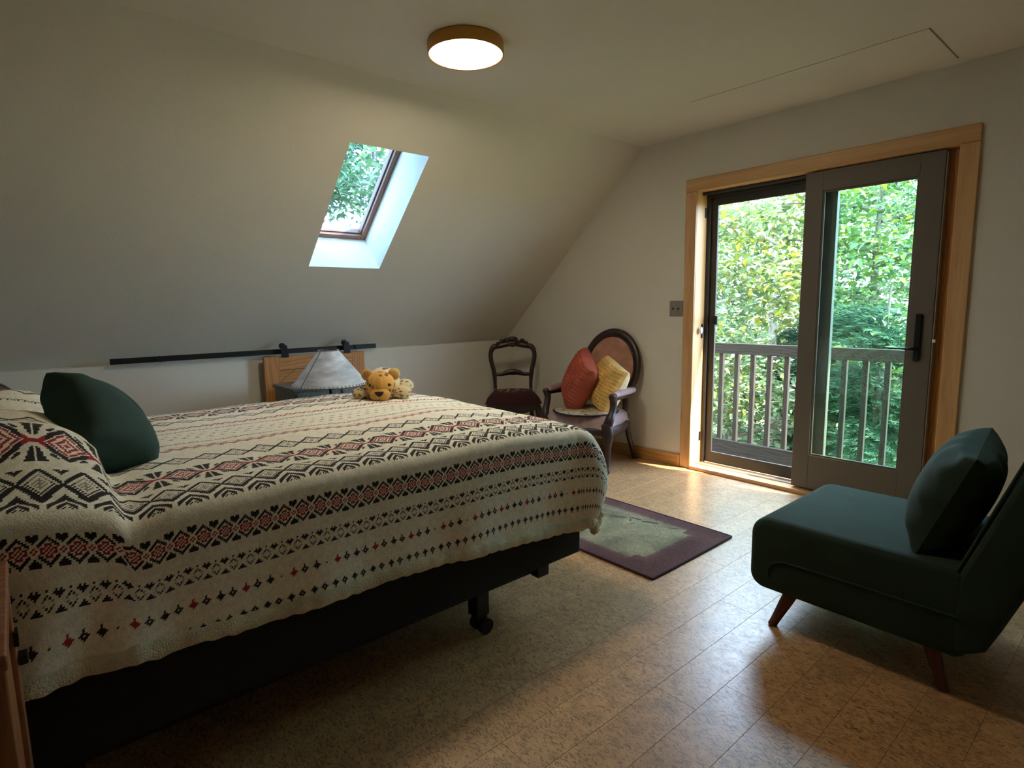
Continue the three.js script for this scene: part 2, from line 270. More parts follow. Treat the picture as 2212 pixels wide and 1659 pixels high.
{
  const d = leaf('door_1', 'taupe sliding patio door panel with black lever handle', 3.82, 3.864, -1.612, -0.896, 0.037, 2.03, 0.104, 0.114, 0.118, 0.222, M.taupe, M.glassTint);
  for (const [a, b, c2, e] of [[-1.508, -1.496, 0.259, 1.912], [-1.022, -1.01, 0.259, 1.912], [-1.496, -1.022, 0.259, 0.271], [-1.496, -1.022, 1.9, 1.912]]) part('glazing_bead', bx(3.826, 3.839, c2, e, a, b, 0.003), M.taupe, d);
  part('edge_strip', bx(3.824, 3.86, 0.04, 2.02, -0.8955, -0.888, 0.002), mat({ color: 0x8d8678, roughness: 0.5 }), d);
  const h = part('handle_plate', bx(3.804, 3.8195, 0.905, 1.167, -0.978, -0.944, 0.006), M.blackmetal, d, 'black rectangular handle plate');
  part('lever', sweep([[3.806, 0.974, -0.962, 0.009], [3.776, 0.974, -0.966, 0.009], [3.762, 0.974, -0.985, 0.007, 0.009], [3.76, 0.975, -1.04, 0.005, 0.009], [3.762, 0.976, -1.085, 0.005, 0.008]], 24, 10), M.blackmetal, h);
  part('bumper', bx(3.815, 3.83, 1.01, 1.028, -0.893, -0.878, 0.003), mat({ color: 0xe8e6df }), d);
  leaf('door_2', 'fixed taupe patio door panel behind the sliding panel', 3.89, 3.93, -1.625, -0.845, 0.032, 2.03, 0.178, 0.1, 0.11, 0.2, M.taupe, M.glassTint);
  const s = leaf('door_3', 'dark framed sliding insect screen door', 3.954, 3.974, -2.338, -1.56, 0.034, 2.03, 0.062, 0.06, 0.085, 0.085, M.screen, null);
  part('mesh_screen', new THREE.PlaneGeometry(0.66, 1.83).rotateY(-Math.PI / 2).translate(3.965, 1.03, -1.948), mat({ color: 0x2c2c2a, transparent: true, opacity: 0.1, roughness: 0.9 }), s);
  part('latch', bx(3.938, 3.955, 1.085, 1.15, -2.29, -2.25, 0.004), M.bronze, s);
}
// ---------- skylight ----------
{
  const w = setting('window_1', 'small skylight with a wooden frame in the sloped ceiling', 'window');
  const fm = (a, b, c, d, z0, z1) => { const g = bx(a, b, c, d, z0, z1, 0.004); g.applyMatrix4(slopeM); return g; };
  const { x0, x1, w0, w1, d } = SK, f = 0.036, z0 = -d - 0.03, z1 = -d + 0.035;
  const m = mat({ map: woodTex([150, 104, 78], [112, 72, 52], 0.7, 0.2, 91, 8), roughness: 0.45 });
  for (const [a, b, c, e] of [[x0, x0 + f, w0, w1], [x1 - f, x1, w0, w1], [x0 + f, x1 - f, w0, w0 + f], [x0 + f, x1 - f, w1 - f, w1]]) {
    part('frame', fm(a, b, c, e, z0, z1), m, w); }
  const i = 0.01;
  for (const [a, b, c, e] of [[x0 + f, x0 + f + i, w0 + f, w1 - f], [x1 - f - i, x1 - f, w0 + f, w1 - f], [x0 + f + i, x1 - f - i, w0 + f, w0 + f + i], [x0 + f + i, x1 - f - i, w1 - f - i, w1 - f]]) part('sash_bead', fm(a, b, c, e, z0, -d + 0.012), m, w);
  const g = new THREE.PlaneGeometry(x1 - x0 - 2 * f, w1 - w0 - 2 * f).translate((x0 + x1) / 2, (w0 + w1) / 2, -d - 0.012); g.applyMatrix4(slopeM); part('pane', g, phys({ color: 0xaed0ee, roughness: 0.01, transmission: 1, thickness: 0, ior: 1.5 }), w, 'blue tinted skylight glass');
  part('curb', [fm(x0 - 0.06, x0, w0 - 0.06, w1 + 0.06, -d - 0.09, -d), fm(x1, x1 + 0.06, w0 - 0.06, w1 + 0.06, -d - 0.09, -d), fm(x0, x1, w0 - 0.06, w0, -d - 0.09, -d), fm(x0, x1, w1, w1 + 0.06, -d - 0.09, -d)], M.screen, w);
}
// ---------- ceiling light ----------
{
  const x = 1.697, z = -2.26, t = thing('ceiling_light', 'round flush ceiling light with a gold rim and glowing diffuser', 'light', [x, YC, z]);
  part('rim', lathe([[0.15, 0], [0.172, 0], [0.174, -0.004], [0.174, -0.05], [0.172, -0.055], [0.169, -0.055], [0.168, -0.05], [0.168, -0.03]], 72), mat({ color: 0xc08a3c, roughness: 0.38, metalness: 0.55 }), t);
  part('diffuser', lathe([[0, -0.059], [0.08, -0.0585], [0.15, -0.0565], [0.166, -0.053], [0.1675, -0.05], [0.1675, -0.02], [0, -0.02]], 64), mat({ color: 0xffffff, emissive: new THREE.Color(1, 0.86, 0.62), emissiveIntensity: 2.2, roughness: 0.4 }), t);
  const l = new THREE.RectAreaLight(new THREE.Color().setRGB(1, 0.84, 0.62), 60, 0.22, 0.22); l.position.set(x, YC - 0.062, z); l.lookAt(x, 0, z); scene.add(l);
}
// light switch
{
  const t = thing('light_switch', 'grey metal double toggle switch plate beside the pine door casing', 'switch', [X, 1.207, -2.507]);
  part('plate', bx(-0.007, 0, -0.058, 0.058, -0.058, 0.058, 0.004), mat({ color: 0x8f8682, roughness: 0.45, metalness: 0.1 }), t);
  for (const z of [-0.023, 0.023]) { part('toggle', bx(-0.022, -0.006, -0.006, 0.006, z - 0.0045, z + 0.0045, 0.002), mat({ color: 0x4a423c, roughness: 0.4 }), t); for (const y of [-0.03, 0.03]) part('screw', place(new THREE.CylinderGeometry(0.0032, 0.0032, 0.002, 10), [-0.008, y, z], [0, 0, Math.PI / 2]), M.alu, t); }
}

// ---------- outside: ground, deck, trees ----------
part('ground_surface', new THREE.PlaneGeometry(120, 120, 1, 1).rotateX(-Math.PI / 2).translate(0, -3.2, 0), mat({ map: tex(256, 256, (u, v) => { const n = fbm(u * 16, v * 16, 16, 16, 40, 4), k = fbm(u * 60, v * 60, 60, 60, 44, 2); return [70 + n * 50 + k * 20, 78 + n * 50, 40 + n * 30]; }, 1 / 12, 1 / 12), roughness: 1 }), setting('ground', 'forest floor below the deck', 'ground'));
{
  const d = thing('deck', 'weathered wooden balcony deck outside the sliding door', 'deck');
  for (let i = 0; i < 9; i++) part('deck_board', bx(4.0 + i * 0.145, 4.14 + i * 0.145, -0.275, -0.24, -4.4, 0.9, 0.003, i * 0.27), M.deck, d);
  for (let i = 0; i < 4; i++) part('joist', bx(4.0, 5.28, -0.47, -0.276, -4.3 + i * 1.7, -4.26 + i * 1.7, 0.002), M.deck, d);
  const r = thing('deck_railing', 'weathered wooden railing with square balusters beyond the sliding door', 'railing');
  part('top_rail', bx(5.125, 5.165, 0.765, 0.865, -4.4, 0.9, 0.004), M.deck, r);
  part('bottom_rail', bx(5.125, 5.165, -0.21, -0.075, -4.4, 0.9, 0.004, 0.4), M.deck, r);
  for (let i = 0; i < 32; i++) { const z = -4.303 + i * 0.1566; part('baluster', bx(5.166, 5.204, -0.2, 0.85, z - 0.02, z + 0.02, 0.003, i * 0.31), M.deck, r); }
  for (const z of [-4.4, 0.8]) part('post', bx(5.21, 5.3, -3.2, 0.9, z, z + 0.09, 0.005), M.deck, r);
}
const leafGeo = (() => { const g = new THREE.BufferGeometry(), p = [0, 0, 0, -0.3, 0.1, 0.35, 0.3, 0.1, 0.35, 0, 0.02, 0.45, -0.2, 0.06, 0.72, 0.2, 0.06, 0.72, 0, -0.1, 1.05]; g.setAttribute('position', new THREE.Float32BufferAttribute(p, 3)); g.setIndex([0, 3, 1, 0, 2, 3, 1, 3, 4, 3, 2, 5, 4, 3, 6, 3, 5, 6]); g.computeVertexNormals(); return g; })();
const sprayGeo = (() => { const p = []; let s = 5; const r = () => { s = (s * 1664525 + 1013904223) >>> 0; return s / 4294967296; };
  for (let i = 0; i < 26; i++) { const t = i / 26, a = r() * 6.283, c = [0, -0.1 * t * t, t * 0.8], L = 0.42 * (1 - t * 0.35), dir = [Math.cos(a) * 0.75, Math.sin(a) * 0.4 + 0.1, 0.75], w = 0.014, q = [-Math.sin(a) * w, Math.cos(a) * w, 0]; p.push(c[0] - q[0], c[1] - q[1], c[2], c[0] + q[0], c[1] + q[1], c[2], c[0] + dir[0] * L, c[1] + dir[1] * L, c[2] + dir[2] * L); }
  const g = new THREE.BufferGeometry(); g.setAttribute('position', new THREE.Float32BufferAttribute(p, 3)); g.computeVertexNormals(); return g; })();
M.leaf = phys({ color: 0xffffff, roughness: 0.95, transmission: 0.4, thickness: 0, side: THREE.DoubleSide });
M.needle = mat({ color: 0xffffff, roughness: 0.8, side: THREE.DoubleSide });
M.bark = mat({ map: woodTex([150, 140, 126], [92, 82, 72], 0.5, 0.3, 95, 12, 0.8), roughness: 0.95 });
M.birch = mat({ map: woodTex([226, 220, 206], [172, 164, 150], 0.5, 0.3, 97, 9, 0.8), roughness: 0.9 });
const dummy = new THREE.Object3D();
function tree(label, kind, x, z, h, R, n, cols, lo = 0.2, size = 0.1) {
  const t = thing(kind === 'pine' ? 'pine_tree' : 'leafy_tree', label, 'tree', [x, -3.2, z], 0, kind === 'pine' ? 'pines beyond the deck' : 'leafy trees beyond the house');
  const m = kind === 'birch' ? M.birch : M.bark, lean = rr(-0.3, 0.3), spots = [];
  part('trunk', sweep([[0, 0, 0, 0.1], [lean * 0.3, h * 0.35, 0.05, 0.08], [lean * 0.6, h * 0.7, -0.05, 0.05], [lean, h, 0, 0.012]], 20, 8), m, t);
  const nb = kind === 'pine' ? 16 : 12;
  for (let i = 0; i < nb; i++) {
    const f = lo + (0.95 - lo) * (i + rnd() * 0.6) / nb, a = i * 2.4 + rnd(), L = R * (kind === 'pine' ? 1.15 - f : 0.75 + 0.5 * Math.sin(f * 3.1)) * rr(0.8, 1.1), y0 = h * f, rise = kind === 'pine' ? -0.12 : rr(0.1, 0.45);
    const p = [0, 0.35, 0.7, 1].map((q) => [lean * f + Math.cos(a + q * 0.15) * L * q, y0 + L * rise * q - (kind === 'pine' ? 0.1 * q * q : 0.12 * q * q * L), Math.sin(a + q * 0.15) * L * q, 0.032 * (1 - q * 0.85)]);
    part('branch', sweep(p, 10, 5), m, t);
    for (let q = 0.25; q <= 1.05; q += 0.15) { const k = Math.min(2.999, q * 3), b = Math.floor(k), w = k - b, A = p[b], B = p[Math.min(3, b + 1)]; spots.push([mix(A[0], B[0], w), mix(A[1], B[1], w), mix(A[2], B[2], w), a]); }
  }
  const im = new THREE.InstancedMesh(kind === 'pine' ? sprayGeo : leafGeo, kind === 'pine' ? M.needle : M.leaf, n); im.name = 'foliage'; im.userData.kind = 'stuff'; im.castShadow = im.receiveShadow = true;
  const c = new THREE.Color();
  for (let i = 0; i < n; i++) {
    const s = spots[Math.floor(rnd() * spots.length)], sp = kind === 'pine' ? 0.16 : 0.36, g = () => (rnd() + rnd() + rnd() - 1.5) * sp * 1.4;
    dummy.position.set(s[0] + g(), s[1] + g() * 0.7, s[2] + g());
    if (kind === 'pine') dummy.rotation.set(rr(-0.35, 0.35), -s[3] + Math.PI / 2 + rr(-0.8, 0.8), rr(-0.4, 0.4), 'YXZ'); else dummy.rotation.set(rr(-0.5, 0.9), rnd() * 6.28, rr(-0.6, 0.6), 'YXZ');
    dummy.scale.setScalar(size * rr(0.65, 1.25)); dummy.updateMatrix(); im.setMatrixAt(i, dummy.matrix);
    const k = cols[Math.floor(rnd() * cols.length)], b = rr(0.75, 1.2); c.setRGB(k[0] * b * 0.5, k[1] * b * 0.5, k[2] * b * 0.5); im.setColorAt(i, c);
  }
  t.add(im);
}
const GR = [[0.2, 0.36, 0.1], [0.16, 0.32, 0.1], [0.26, 0.42, 0.13], [0.22, 0.38, 0.17]], YG = [[0.7, 0.72, 0.07], [0.85, 0.74, 0.06], [0.5, 0.68, 0.12], [0.36, 0.56, 0.12]], LT = [[0.4, 0.62, 0.24], [0.34, 0.56, 0.2], [0.5, 0.66, 0.34]], PN = [[0.12, 0.27, 0.15], [0.1, 0.24, 0.14], [0.16, 0.32, 0.17]];
const backrow = 'green leafy tree in the dense woods behind the railing';
for (const [x, z] of [[12, -13], [12.6, -11], [11.6, -9.4], [12.8, -7.8], [11.8, -6.2], [12.6, -4.6], [11.8, -3.0], [12.6, -1.4], [11.6, 0.4]]) tree(backrow, 'broad', x, z, rr(6.6, 7.6), 1.7, 5200, GR, 0.12, 0.15);
tree('pale barked tree with light green leaves close behind the railing', 'birch', 7.3, -4.4, 5.9, 1.4, 7000, LT, 0.3, 0.1);
tree('tree with yellow leaves among the green behind the insect screen', 'birch', 7.9, -3.6, 6.2, 1.3, 5200, YG, 0.45, 0.1);
tree('low bushy green tree just outside the balusters', 'broad', 6.7, -3.6, 3.6, 1.1, 5600, [...GR, ...LT], 0.35, 0.085);
tree('leafy tree with yellow green crown above the pine', 'broad', 8.6, -2.6, 6.6, 1.5, 6200, [...GR, ...YG.slice(2)], 0.5, 0.1);
tree('blue green pine with drooping needle sprays seen through the glass door', 'pine', 6.9, -2.0, 4.6, 1.35, 3400, PN, 0.3, 0.3);
tree('second blue green pine standing lower and farther back', 'pine', 8.2, -3.1, 4.4, 1.5, 3400, PN, 0.2, 0.32);
for (const [x, z, h, n] of [[2.4, -9.2, 9.4, 9000], [5.2, -9.6, 9.8, 9000], [4.0, -12.2, 10.6, 9000]]) tree('leafy tree standing back from the roof behind the skylight', 'broad', x, z, h, 1.9, n, [...GR, ...LT], 0.45, 0.13);
tree('tall broad tree arching over the roof above the skylight', 'broad', 0.4, -8.2, 12.4, 4.2, 26000, [...GR, ...LT], 0.58, 0.17);

// ---------- bed ----------
const BZ = -2.345;
{
  const t = thing('bed_base', 'black upholstered adjustable bed base on caster legs under the printed blanket', 'bed');
  part('deck', bx(-0.28, 1.735, 0.205, 0.44, -3.105, -1.585, 0.012), M.black, t);
  part('side_rail', bx(-0.2, 1.52, 0.165, 0.205, -1.69, -1.64, 0.004), M.blackmetal, t); part('side_rail', bx(-0.2, 1.52, 0.165, 0.205, -3.05, -3.0, 0.004), M.blackmetal, t);
  part('rail_bracket', bx(1.5, 1.56, 0.158, 0.206, -1.645, -1.6, 0.003), M.blackmetal, t);
  for (const [x, z] of [[1.25, -1.67], [1.25, -3.02], [0.0, -1.67], [0.0, -3.02]]) {
    const l = part('leg', bx(x - 0.03, x + 0.03, 0.075, 0.175, z - 0.03, z + 0.03, 0.004), M.blackplastic, t); part('fork', bx(x - 0.022, x + 0.03, 0.035, 0.078, z - 0.02, z + 0.02, 0.006), M.blackplastic, l);
    for (const k of [-0.026, 0.026]) part('caster_wheel', place(new THREE.CylinderGeometry(0.031, 0.031, 0.018, 24), [x + 0.012, 0.031, z + k], [Math.PI / 2, 0, 0]), M.blackplastic, l);
  }
  tag(part('mattress', boxUV(new RoundedBoxGeometry(1.97, 0.295, 1.44, 3, 0.05).translate(0.7, 0.5885, BZ)), M.sherpa, scene), 'thick mattress wholly covered by the printed blanket', 'mattress');
}
// knitted print, stitch by stitch: 120 stitches of 4.2 mm along the bed, mirrored about the middle
const ST = 0.0042, half = 0.775, rE = 0.06, Smax = 1.135;
function motif(i, s) {                                                // stitch column 0..119, distance s from the middle (m) -> 0 cream, 1 black, 2 red, 3 grey
  const band = (c, h) => (Math.abs(s - c) <= h * ST + 1e-6 ? Math.round((s - c) / ST) : null); let j;
  const P = (per, o = 0) => ((i + o) % per + per) % per;
  if ((j = band(0, 1)) !== null) { const a = P(10); return Math.abs(a - 4) + Math.abs(j) * 2 <= 2 ? (P(50) > 39 ? 2 : 1) : 0; }
  if ((j = band(0.042, 1)) !== null) { const a = P(10, 5); return Math.abs(a - 4) + Math.abs(j) * 2 <= 2 ? (P(40) > 31 ? 2 : 1) : 0; }
  if ((j = band(0.118, 2)) !== null) { const a = P(10); if (a >= 5) return a === 5 || a === 9 ? (Math.abs(j) <= 1 ? 1 : 0) : Math.abs(j) === 2 ? 1 : 0; return Math.abs(a - 2) === Math.abs(j) ? 1 : 0; }
  if ((j = band(0.2, 6)) !== null) { const a = P(10), q = Math.abs(((a - j * 0.85) % 10 + 10) % 10 - 5); if (Math.abs(j) === 6) return a % 2 ? 2 : 0; if (Math.abs(j) === 5) return 0; return q < 1.5 ? 2 : q > 3.9 && Math.abs(j) < 3 ? 1 : 0; }
  if ((j = band(0.352, 11)) !== null) { const a = Math.abs(P(20) - 10), m = Math.abs(j) * 0.9 + a; if (m >= 8.4 && m <= 11) return 1; if (m > 5.4 && m < 6.6) return 3; if (m <= 2) return 3; return 0; }
  if ((j = band(0.522, 18)) !== null) {                               // large nested diamonds, red tips crossing between black wedges
    const a = Math.abs(P(30) - 15), b = Math.abs(j), m = a + b * 0.82;
    if (m <= 1.5) return 2; if (m > 3.4 && m <= 5.2) return 2; if (m > 7.4 && m <= 9) return 2; if (m > 10 && m <= 13.8) return a > 9.5 ? 2 : 1; if (b < 2 && a > 12) return 2;
    if (b > 4 && b < 18 && a < 14.2 && a > 14.6 - b * 0.3) return 1; if (b > 9 && a > 4 && m > 15 && m < 17.2 && a < 9) return 1; return 0;
  }
  if ((j = band(0.685, 15)) !== null) {                               // bold zigzag of diamonds; j grows towards the bed edge
    const a = Math.abs(P(20) - 10), m = Math.abs(j + 4) * 0.9 + a, c = 10 - a;
    if (j <= -4 && m >= 8.1 && m <= 10.8) return 1; if (j > -4 && m >= 7 && m <= 11.2) return 1; if (m > 4.6 && m < 6.4 && (a + j) % 2 === 0) return j > -6 ? 1 : 3; if (m <= 1.8) return 3; if (m < 4 && m > 2.6 && (a + j) % 2) return 3;
    if (j >= 2 && j <= 15) { const e = j - 3 - c; if (e >= 0 && e <= 3.2 && c < 9) return 1; const e2 = j - 9 - c; if (e2 >= 0 && c < 5 && !(c === 0 && j > 12) && (e2 < 3 || (c + j) % 2)) return 1; }
    if (j >= -15 && j <= -10) { const e = j + 15 + c; if (e >= 2 && e <= 4.4) return 1; } return 0;
  }
  if ((j = band(0.838, 8)) !== null) {
    const a = Math.abs(P(12) - 6), b = Math.abs(j), m = a + b, c = 6 - a; if (m === 0) return 0; if (m === 1) return 2; if (m === 3 || (m === 4 && b % 2)) return 2; if (m >= 6 && m <= 7 && b > 1 && a < 5) return b < 3 ? 2 : 1; if (b <= 1 && a >= 5) return (a + b) % 2 ? 2 : 0;
    if (b === 4 && c === 0) return 1; if (b === 5 && c <= 1) return 1; if ((b === 6 || b === 7) && c <= 2) return 1; if (b === 8) return j < 0 ? (c === 1 || c === 2 ? 1 : 0) : c === 0 ? 1 : 0; return 0;
  }
  if ((j = band(0.932, 5)) !== null) {
    const p = P(10), b = Math.abs(j); if (p < 5) { const a = Math.abs(p - 2); if (b < 2) return 0; if (b === 2) return a === 0 ? 1 : 0; if (b === 3) return a <= 1 ? 1 : 0; if (b === 4) return 1; return j < 0 ? (a === 1 ? 1 : 0) : a !== 1 ? 1 : 0; }
    const a = Math.abs(p - 7), m = a + b; return m >= 3 && m <= 4 && b > 0 && (m === 3 || (a + j) % 2) ? (b === 1 ? 3 : 1) : m === 5 && a === 0 ? 1 : 0;
  }
  for (const [c, row] of [[1.006, 0], [1.077, 1]]) if ((j = band(c, 3)) !== null) {
    const k = Math.floor(P(30, row * 3) / 7.5), p = Math.round(P(30, row * 3) - k * 7.5 - 3), a = Math.abs(p), b = Math.abs(j), type = row ? [1, 4, 1, 4][k] : [2, 4, 1, i > 60 ? 4 : 5][k];
    if (type === 5) return a + b === 0 ? 1 : 0; if (a + b > 3 || a > 2) return 0; const star = a + b <= 2 || (b === 3 && a === 0); if (!star) return 0; return type === 4 ? (a + b <= 0.5 ? 0 : 1) : type;
  }
  return 0;
}
const knit = tex(480, 2048, (u, v, x, y) => {
  const s0 = (v - 0.5) * 2.32; let s = Math.abs(s0), xi = x / 4;
  const row = Math.round(s / ST), slant = ((s / ST - row) * 0.55); let c = motif(Math.floor(xi + slant + 120) % 120, row * ST);
  const n = fbm(u * 60, v * 240, 60, 240, 3, 2) - 0.5, fz = 1 + n * 0.12, k = clamp(1 - Math.abs(s / ST - row) * 0.25);
  const pal = [[250, 244, 224], [26, 24, 24], [168, 30, 40], [150, 144, 128]][c]; return c ? pal.map((q, i) => mix(238 - i * 12, q, 0.9 * k + 0.08) * fz) : pal.map((q) => q * fz);
}, 0.504, 2.32);
M.knit = phys({ map: knit, roughness: 0.95, bumpMap: fuzz, bumpScale: 0.0012, sheen: 0.25, sheenColor: new THREE.Color(0.8, 0.75, 0.62), sheenRoughness: 0.6 });
const XH = -0.62, XF = 1.76, footLen = 0.4;
function topY(x, z) {
  const q = z - BZ, near = sstep(0.8, 0.42, Math.abs(q)), mid = 1 - 0.3 * Math.exp(-((q / 0.07) ** 2));
  const t = clamp((0.168 - x) / 0.24), hump = Math.sqrt(1 - (1 - t) ** 2) * sstep(0, 0.12, t) * 0.19 * (0.2 + 0.8 * near) * mid, w = 0.006 * Math.sin(q * 31 + x * 9) * sstep(0.3, 0.05, x) + 0.004 * (fbm(x * 5 + 9, q * 5 + 9, 0, 0, 2, 3) - 0.5) * 4;
  return 0.787 - 0.012 * Math.abs(q / 0.7) ** 4 - 0.03 * sstep(1.25, 1.72, x) ** 1.6 + hump + w - 0.012 * Math.exp(-(((x - 0.19) / 0.05) ** 2));
}
function drape(a, s) {
  const x = XH + a, xs = XF - rE, da = Math.max(0, x - xs), ds = Math.max(0, Math.abs(s) - (half - rE)), sg = Math.sign(s) || 1;
  const bX = Math.min(x, xs), bz = sg * Math.min(Math.abs(s), half - rE); let y = topY(bX, BZ + bz), px = bX, pz = BZ + bz;
  if (da > 0 || ds > 0) {
    const th = Math.atan2(ds, da), p = 6, L = da === 0 ? ds : ds === 0 ? da : (da ** p + ds ** p) ** (1 / p), q = rE * Math.PI / 2;
    let out = L < q ? rE * Math.sin(L / rE) : rE, down = L < q ? rE * (1 - Math.cos(L / rE)) : rE + L - q;
    const k = Math.sin(2 * th) ** 2, e = sstep(0.06, 0.45, L), foot = da > 0 && ds === 0 ? 1 : 0;
    out += k * 0.03 * e + Math.cos(th) ** 2 * 0.13 * Math.sin(Math.PI * clamp(L / 0.47)) * (da > 0 ? 1 : 0) + 0.012 * e + e * (0.007 * Math.sin(bX * 11 + 1) + 0.005 * Math.sin(bX * 23)) * (foot ? 0 : 1) + foot * e * 0.03 * Math.sin(bz * 8 + 1.2);
    out += ds > 0 ? 0.02 * sstep(0.3, 0.0, bX) * e * Math.sin(bX * 30 + L * 9) : 0;
    const hy = ds > 0 ? (y - topY(0.3, BZ + bz)) * sstep(0.3, 0.1, bX) * sstep(0.1, 0.36, L) * 1.05 : 0; y -= down + hy; px += out * Math.cos(th); pz += sg * out * Math.sin(th);
  }
  return [px, y, pz];
}
const Atot = XF - rE - XH + footLen, sMax = (a) => Smax - 0.02 + 0.04 * clamp((XH + a - 0.8) / 0.9, -1, 1) + 0.006 * Math.sin(a * 7);
{
  const t = thing('blanket', 'cream fleece blanket with black and red knit pattern bands covering the bed', 'blanket');
  part('cloth', gridGeo(300, 240, (u, v) => { const a = u * Atot, s = (v * 2 - 1) * sMax(a), p = drape(a, s); return [p[0], p[1], p[2], a, s + 1.16]; }), M.knit, t);
  const path = [], N = 110;
  for (let i = 0; i <= N; i++) { const a = i / N * Atot; path.push(drape(a, sMax(a))); } for (let i = 1; i <= 90; i++) { const s = (1 - 2 * i / 90) * sMax(Atot); path.push(drape(Atot, s)); } for (let i = N - 1; i >= 0; i--) { const a = i / N * Atot; path.push(drape(a, -sMax(a))); }
  part('hem', sweep(path.map((p, i) => [p[0], p[1], p[2], 0.023 + 0.003 * Math.sin(i * 2.7) + 0.002 * Math.sin(i * 7.1), 0.016 + 0.003 * Math.sin(i * 3.9)]), 900, 8, false, [0, 1, 0]), M.sherpa, t, 'fluffy cream sherpa hem');
}
// green throw pillow lying against the covered bed pillows
{
  const g = cushion(0.305, 0.305, 0.205, 56, (x, y, s) => 0.01 * Math.sin(x * 17 + y * 9 + s) * Math.exp(-(x * x + y * y) * 18) - 0.012 * Math.exp(-(((x * 0.5 + y - 0.03) / 0.013) ** 2)) * Math.exp(-(((x - 0.06) / 0.07) ** 2)) + 0.006 * Math.sin((x - y) * 46) * Math.exp(-((Math.abs(x) + Math.abs(y) - 0.24) ** 2) / 0.002), 0.1, 0.36);
  const o = tag(part('throw_pillow', g, M.greenPillow, scene), 'dark green throw pillow lying on the patterned blanket', 'pillow');
  const n = V(0.8, 0.54, 0.26).normalize(), u = V(0.56, -0.82, 0.14); u.addScaledVector(n, -u.dot(n)).normalize(); const w = n.clone().cross(u), A = u.clone().add(w).normalize(), B = n.clone().cross(A); o.quaternion.setFromRotationMatrix(new THREE.Matrix4().makeBasis(A, B, n)); o.position.set(0.176, 0.893, -2.11);
}
// headboard edge at the far pillow
tag(part('headboard', [sweep([[-0.32, 0.935, -3.2, 0.03, 0.03], [-0.2, 0.955, -3.2, 0.03, 0.03], [-0.1, 0.945, -3.2, 0.03, 0.03], [-0.05, 0.92, -3.2, 0.03, 0.025], [-0.02, 0.86, -3.2, 0.028, 0.025]], 24, 12, false, [0, 0, 1]), bx(-0.34, -0.03, 0, 0.9, -3.225, -3.175, 0.01)], M.darkwood, scene), 'dark brown curved wooden edge showing behind the covered pillows', 'headboard');
// near bedside cabinet at the frame's edge
{
  const t = thing('bedside_cabinet', 'reddish brown wooden bedside cabinet with dark metal hardware beside the bed', 'cabinet', [0, 0, 0.04]);
  part('top', bx(-0.56, -0.052, 0.735, 0.76, -1.53, -1.1, 0.004), M.stand, t);
  part('side_panel', bx(-0.09, -0.066, 0.06, 0.735, -1.5, -1.15, 0.003), M.stand, t); part('side_panel', bx(-0.54, -0.516, 0.06, 0.735, -1.5, -1.15, 0.003), M.stand, t);
  part('post', bx(-0.1, -0.056, 0, 0.735, -1.525, -1.48, 0.004), M.stand, t); part('post', bx(-0.1, -0.056, 0, 0.735, -1.165, -1.12, 0.004), M.stand, t);
  part('post', bx(-0.55, -0.506, 0, 0.735, -1.525, -1.48, 0.004), M.stand, t); part('post', bx(-0.55, -0.506, 0, 0.735, -1.165, -1.12, 0.004), M.stand, t);
  part('drawer', bx(-0.5, -0.105, 0.56, 0.72, -1.16, -1.125, 0.004), M.stand, t); part('shelf', bx(-0.5, -0.105, 0.2, 0.225, -1.49, -1.15, 0.003), M.stand, t);
  part('hinge', bx(-0.058, -0.05, 0.6, 0.63, -1.5, -1.47, 0.002), M.bronze, t); part('latch', bx(-0.056, -0.04, 0.555, 0.575, -1.51, -1.48, 0.003), M.bronze, t);
}

